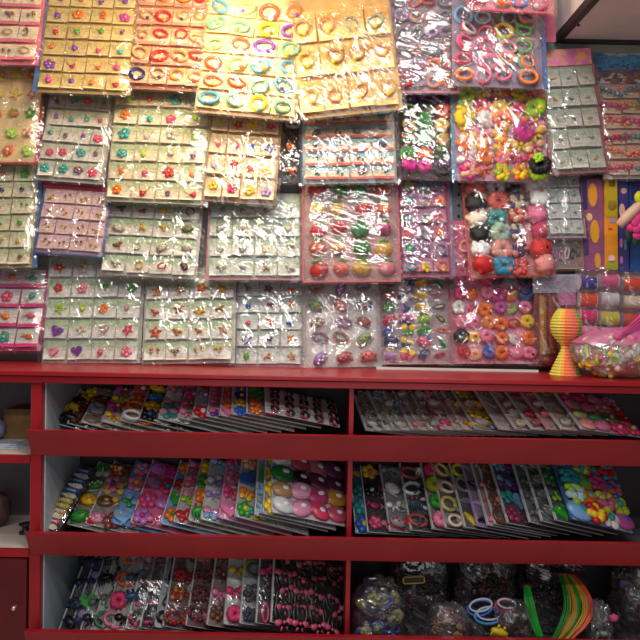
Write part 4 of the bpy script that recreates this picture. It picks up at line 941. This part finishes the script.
# hair hanks
def hank(label, path, r0, cols_, name='hair_hank', nstr=16, seed=1):
    r = random.Random(seed); base = Vector(path[-1]); t = thing(name, label, 'hair extension', Matrix.Translation(base), 'coloured hair hanks on the bottom shelf')
    for ci, c in enumerate(cols_):
        b = MB()
        for k in range(nstr):
            o = Vector((r.uniform(-.5, .5) * r0 + (ci - (len(cols_) - 1) / 2) * r0 * 1.1, r.uniform(-.6, .6) * r0, 0))
            pts = []
            for i, p in enumerate(path):
                f = i / (len(path) - 1); pts.append(Vector(p) - base + o * (.7 + .6 * math.sin(f * 3.0)) + Vector((r.gauss(0, .0008), r.gauss(0, .0008), 0)))
            # smooth by midpoint subdivision
            for _ in range(2):
                q = [pts[0]]
                for a_, b_ in zip(pts, pts[1:]): q += [a_ * .75 + b_ * .25, a_ * .25 + b_ * .75]
                pts = q + [pts[-1]]
            b.tube(pts, r0 * .24, 0, 5)
        b.build('lock_of_hair', plastic(c, .4), t)
    b = MB(); b.tube([Vector(path[0]) - base + Vector((-r0 * len(cols_) * .7, 0, 0)), Vector(path[0]) - base + Vector((r0 * len(cols_) * .7, 0, 0))], r0 * .7, 0, 8); b.build('tie_band', plastic((90, 30, 30)), t)
hank('straight bright green hank of hair', [P(527, 585, 1.83), P(529, 600, 1.80), P(533, 618, 1.78), P(540, 636, 1.76)], .011, [(20, 150, 45), (35, 175, 50)], seed=2)
hank('curving hank of green, gold and orange red hair', [P(566, 574, 1.85), P(576, 590, 1.81), P(580, 608, 1.78), P(574, 624, 1.76), P(561, 640, 1.75)], .0112, [(30, 130, 40), (190, 140, 30), (40, 140, 40), (205, 150, 30), (235, 75, 50)], seed=5)

# ------------------------------------------------------------------ things in the side cabinet
bc = P(17, 443, 1.86); bw = .075 / 2
t = thing('cardboard_box', 'brown cardboard box on the upper shelf of the side cabinet', 'box', Matrix.Translation((bc.x, 1.86, zc1 + .012)))
b = MB(); b.box((-bw, 0, 0), (bw, .09, .08)); b.build('carton', paper((128, 94, 52), (108, 78, 42)), t)
b = MB(); b.box((-bw + .001, -.001, .0805), (bw + .002, .091, .083)); b.build('lid_flap', paper((120, 88, 52)), t)
for k in range(3):
    o = bx('paper_sheet', (P(-4, 445, 1.84).x, 1.78 + .006 * k, zc1 + .0003 + .0038 * k), (P(28 - 2 * k, 445, 1.84).x, 1.965, zc1 + .0036 + .0038 * k), paper((206, 208, 214), (150, 160, 180), .3, 40.0)); tag(o, ['lowest pale sheet of the paper stack under the cardboard box', 'middle pale sheet of the paper stack under the cardboard box', 'topmost pale sheet of the paper stack under the cardboard box'][k], 'paper', 'papers under the cardboard box')
b = MB(); b.sphere((0, 0, .03), (.03, .03, .032), 0, 18, 12, lumpy(6, .25, 3)); o = b.build('wrapped_bundle', paper((150, 155, 185), (110, 112, 140)), None, (P(-2, 437, 1.86).x - .003, 1.84, zc1 + .013)); tag(o, 'bluish wrapped bundle beside the cardboard box in the cabinet', 'bundle')
b = MB(); b.sphere((0, 0, .05), (.035, .03, .05), 0, 18, 12, lumpy(3, .2, 3)); o = b.build('brown_pouch', plastic((84, 52, 44), .6), None, (P(0, 515, 1.88).x - .005, 1.88, zc2 + .075)); 
tag(o, 'dark brown pouch standing on the lower cabinet shelf', 'pouch')
o.location.z = zc2 + .0015
b = MB(); b.lathe([(0, 0), (.017, 0), (.017, .004), (.009, .005), (.009, .022), (.017, .023), (.017, .027), (0, .027)], 20); o = b.build('thread_spool', plastic((44, 40, 42)), None, (P(24, 525, 1.82).x, 1.83, zc2 + .001)); tag(o, 'small black spool on the lower cabinet shelf', 'spool')

# ------------------------------------------------------------------ light
def area(name, loc, rot, sx, sy, e, c):
    l = bpy.data.lights.new(name, 'AREA'); l.shape = 'RECTANGLE'; l.size, l.size_y, l.energy, l.color = sx, sy, e, c
    o = bpy.data.objects.new(name, l); col.objects.link(o); o.location = loc; o.rotation_euler = rot; return o
area('overhead_fill', (.15, .75, 2.75), (R(20), 0, 0), 1.5, .05, 13, (1.0, .97, .95))  # unseen overhead lights, added thin so the film shows sharp streaks
area('overhead_fill', (.3, .15, 2.72), (R(30), 0, 0), 1.5, .05, 12, (1.0, .97, .96))
area('overhead_fill', (-.2, -.6, 2.7), (R(38), 0, 0), 2.0, .06, 22, (1.0, .97, .96))
area('overhead_fill', (.42, 1.0, 2.72), (R(22), 0, 0), .6, .4, 6, (1.0, .97, .93))  # soft panel added to brighten the right-hand sheets
area('front_fill', (.3, -2.4, 1.15), (R(90), 0, 0), 2.6, 1.5, 16, (.95, .97, 1.0))  # unseen fill added behind the camera to lift soffit and shelf fronts
for e_, c_, sz_, loc_ in ((9.5, (1.0, .84, .56), .02, P(226, -9, 1.68)), (17, (1.0, .74, .38), .04, P(165, -75, 1.36))):  # near one is the lamp; far one is added for a wide warm wash
    pl = bpy.data.lights.new('warm_bulb_and_fill', 'POINT'); pl.energy = e_; pl.color = c_; pl.shadow_soft_size = sz_
    po = bpy.data.objects.new('warm_bulb_and_fill', pl); col.objects.link(po); po.location = loc_
w = bpy.data.worlds.new('room'); sc.world = w; w.use_nodes = True
bg = w.node_tree.nodes['Background']; bg.inputs[0].default_value = (.85, .88, 1.0, 1); bg.inputs[1].default_value = .12
sc.view_settings.view_transform = 'Standard'; sc.view_settings.look = 'None'; sc.view_settings.gamma = 1.0; sc.view_settings.exposure = -0.3
sc.view_settings.use_curve_mapping = False
sc.cycles.transparent_max_bounces = 16
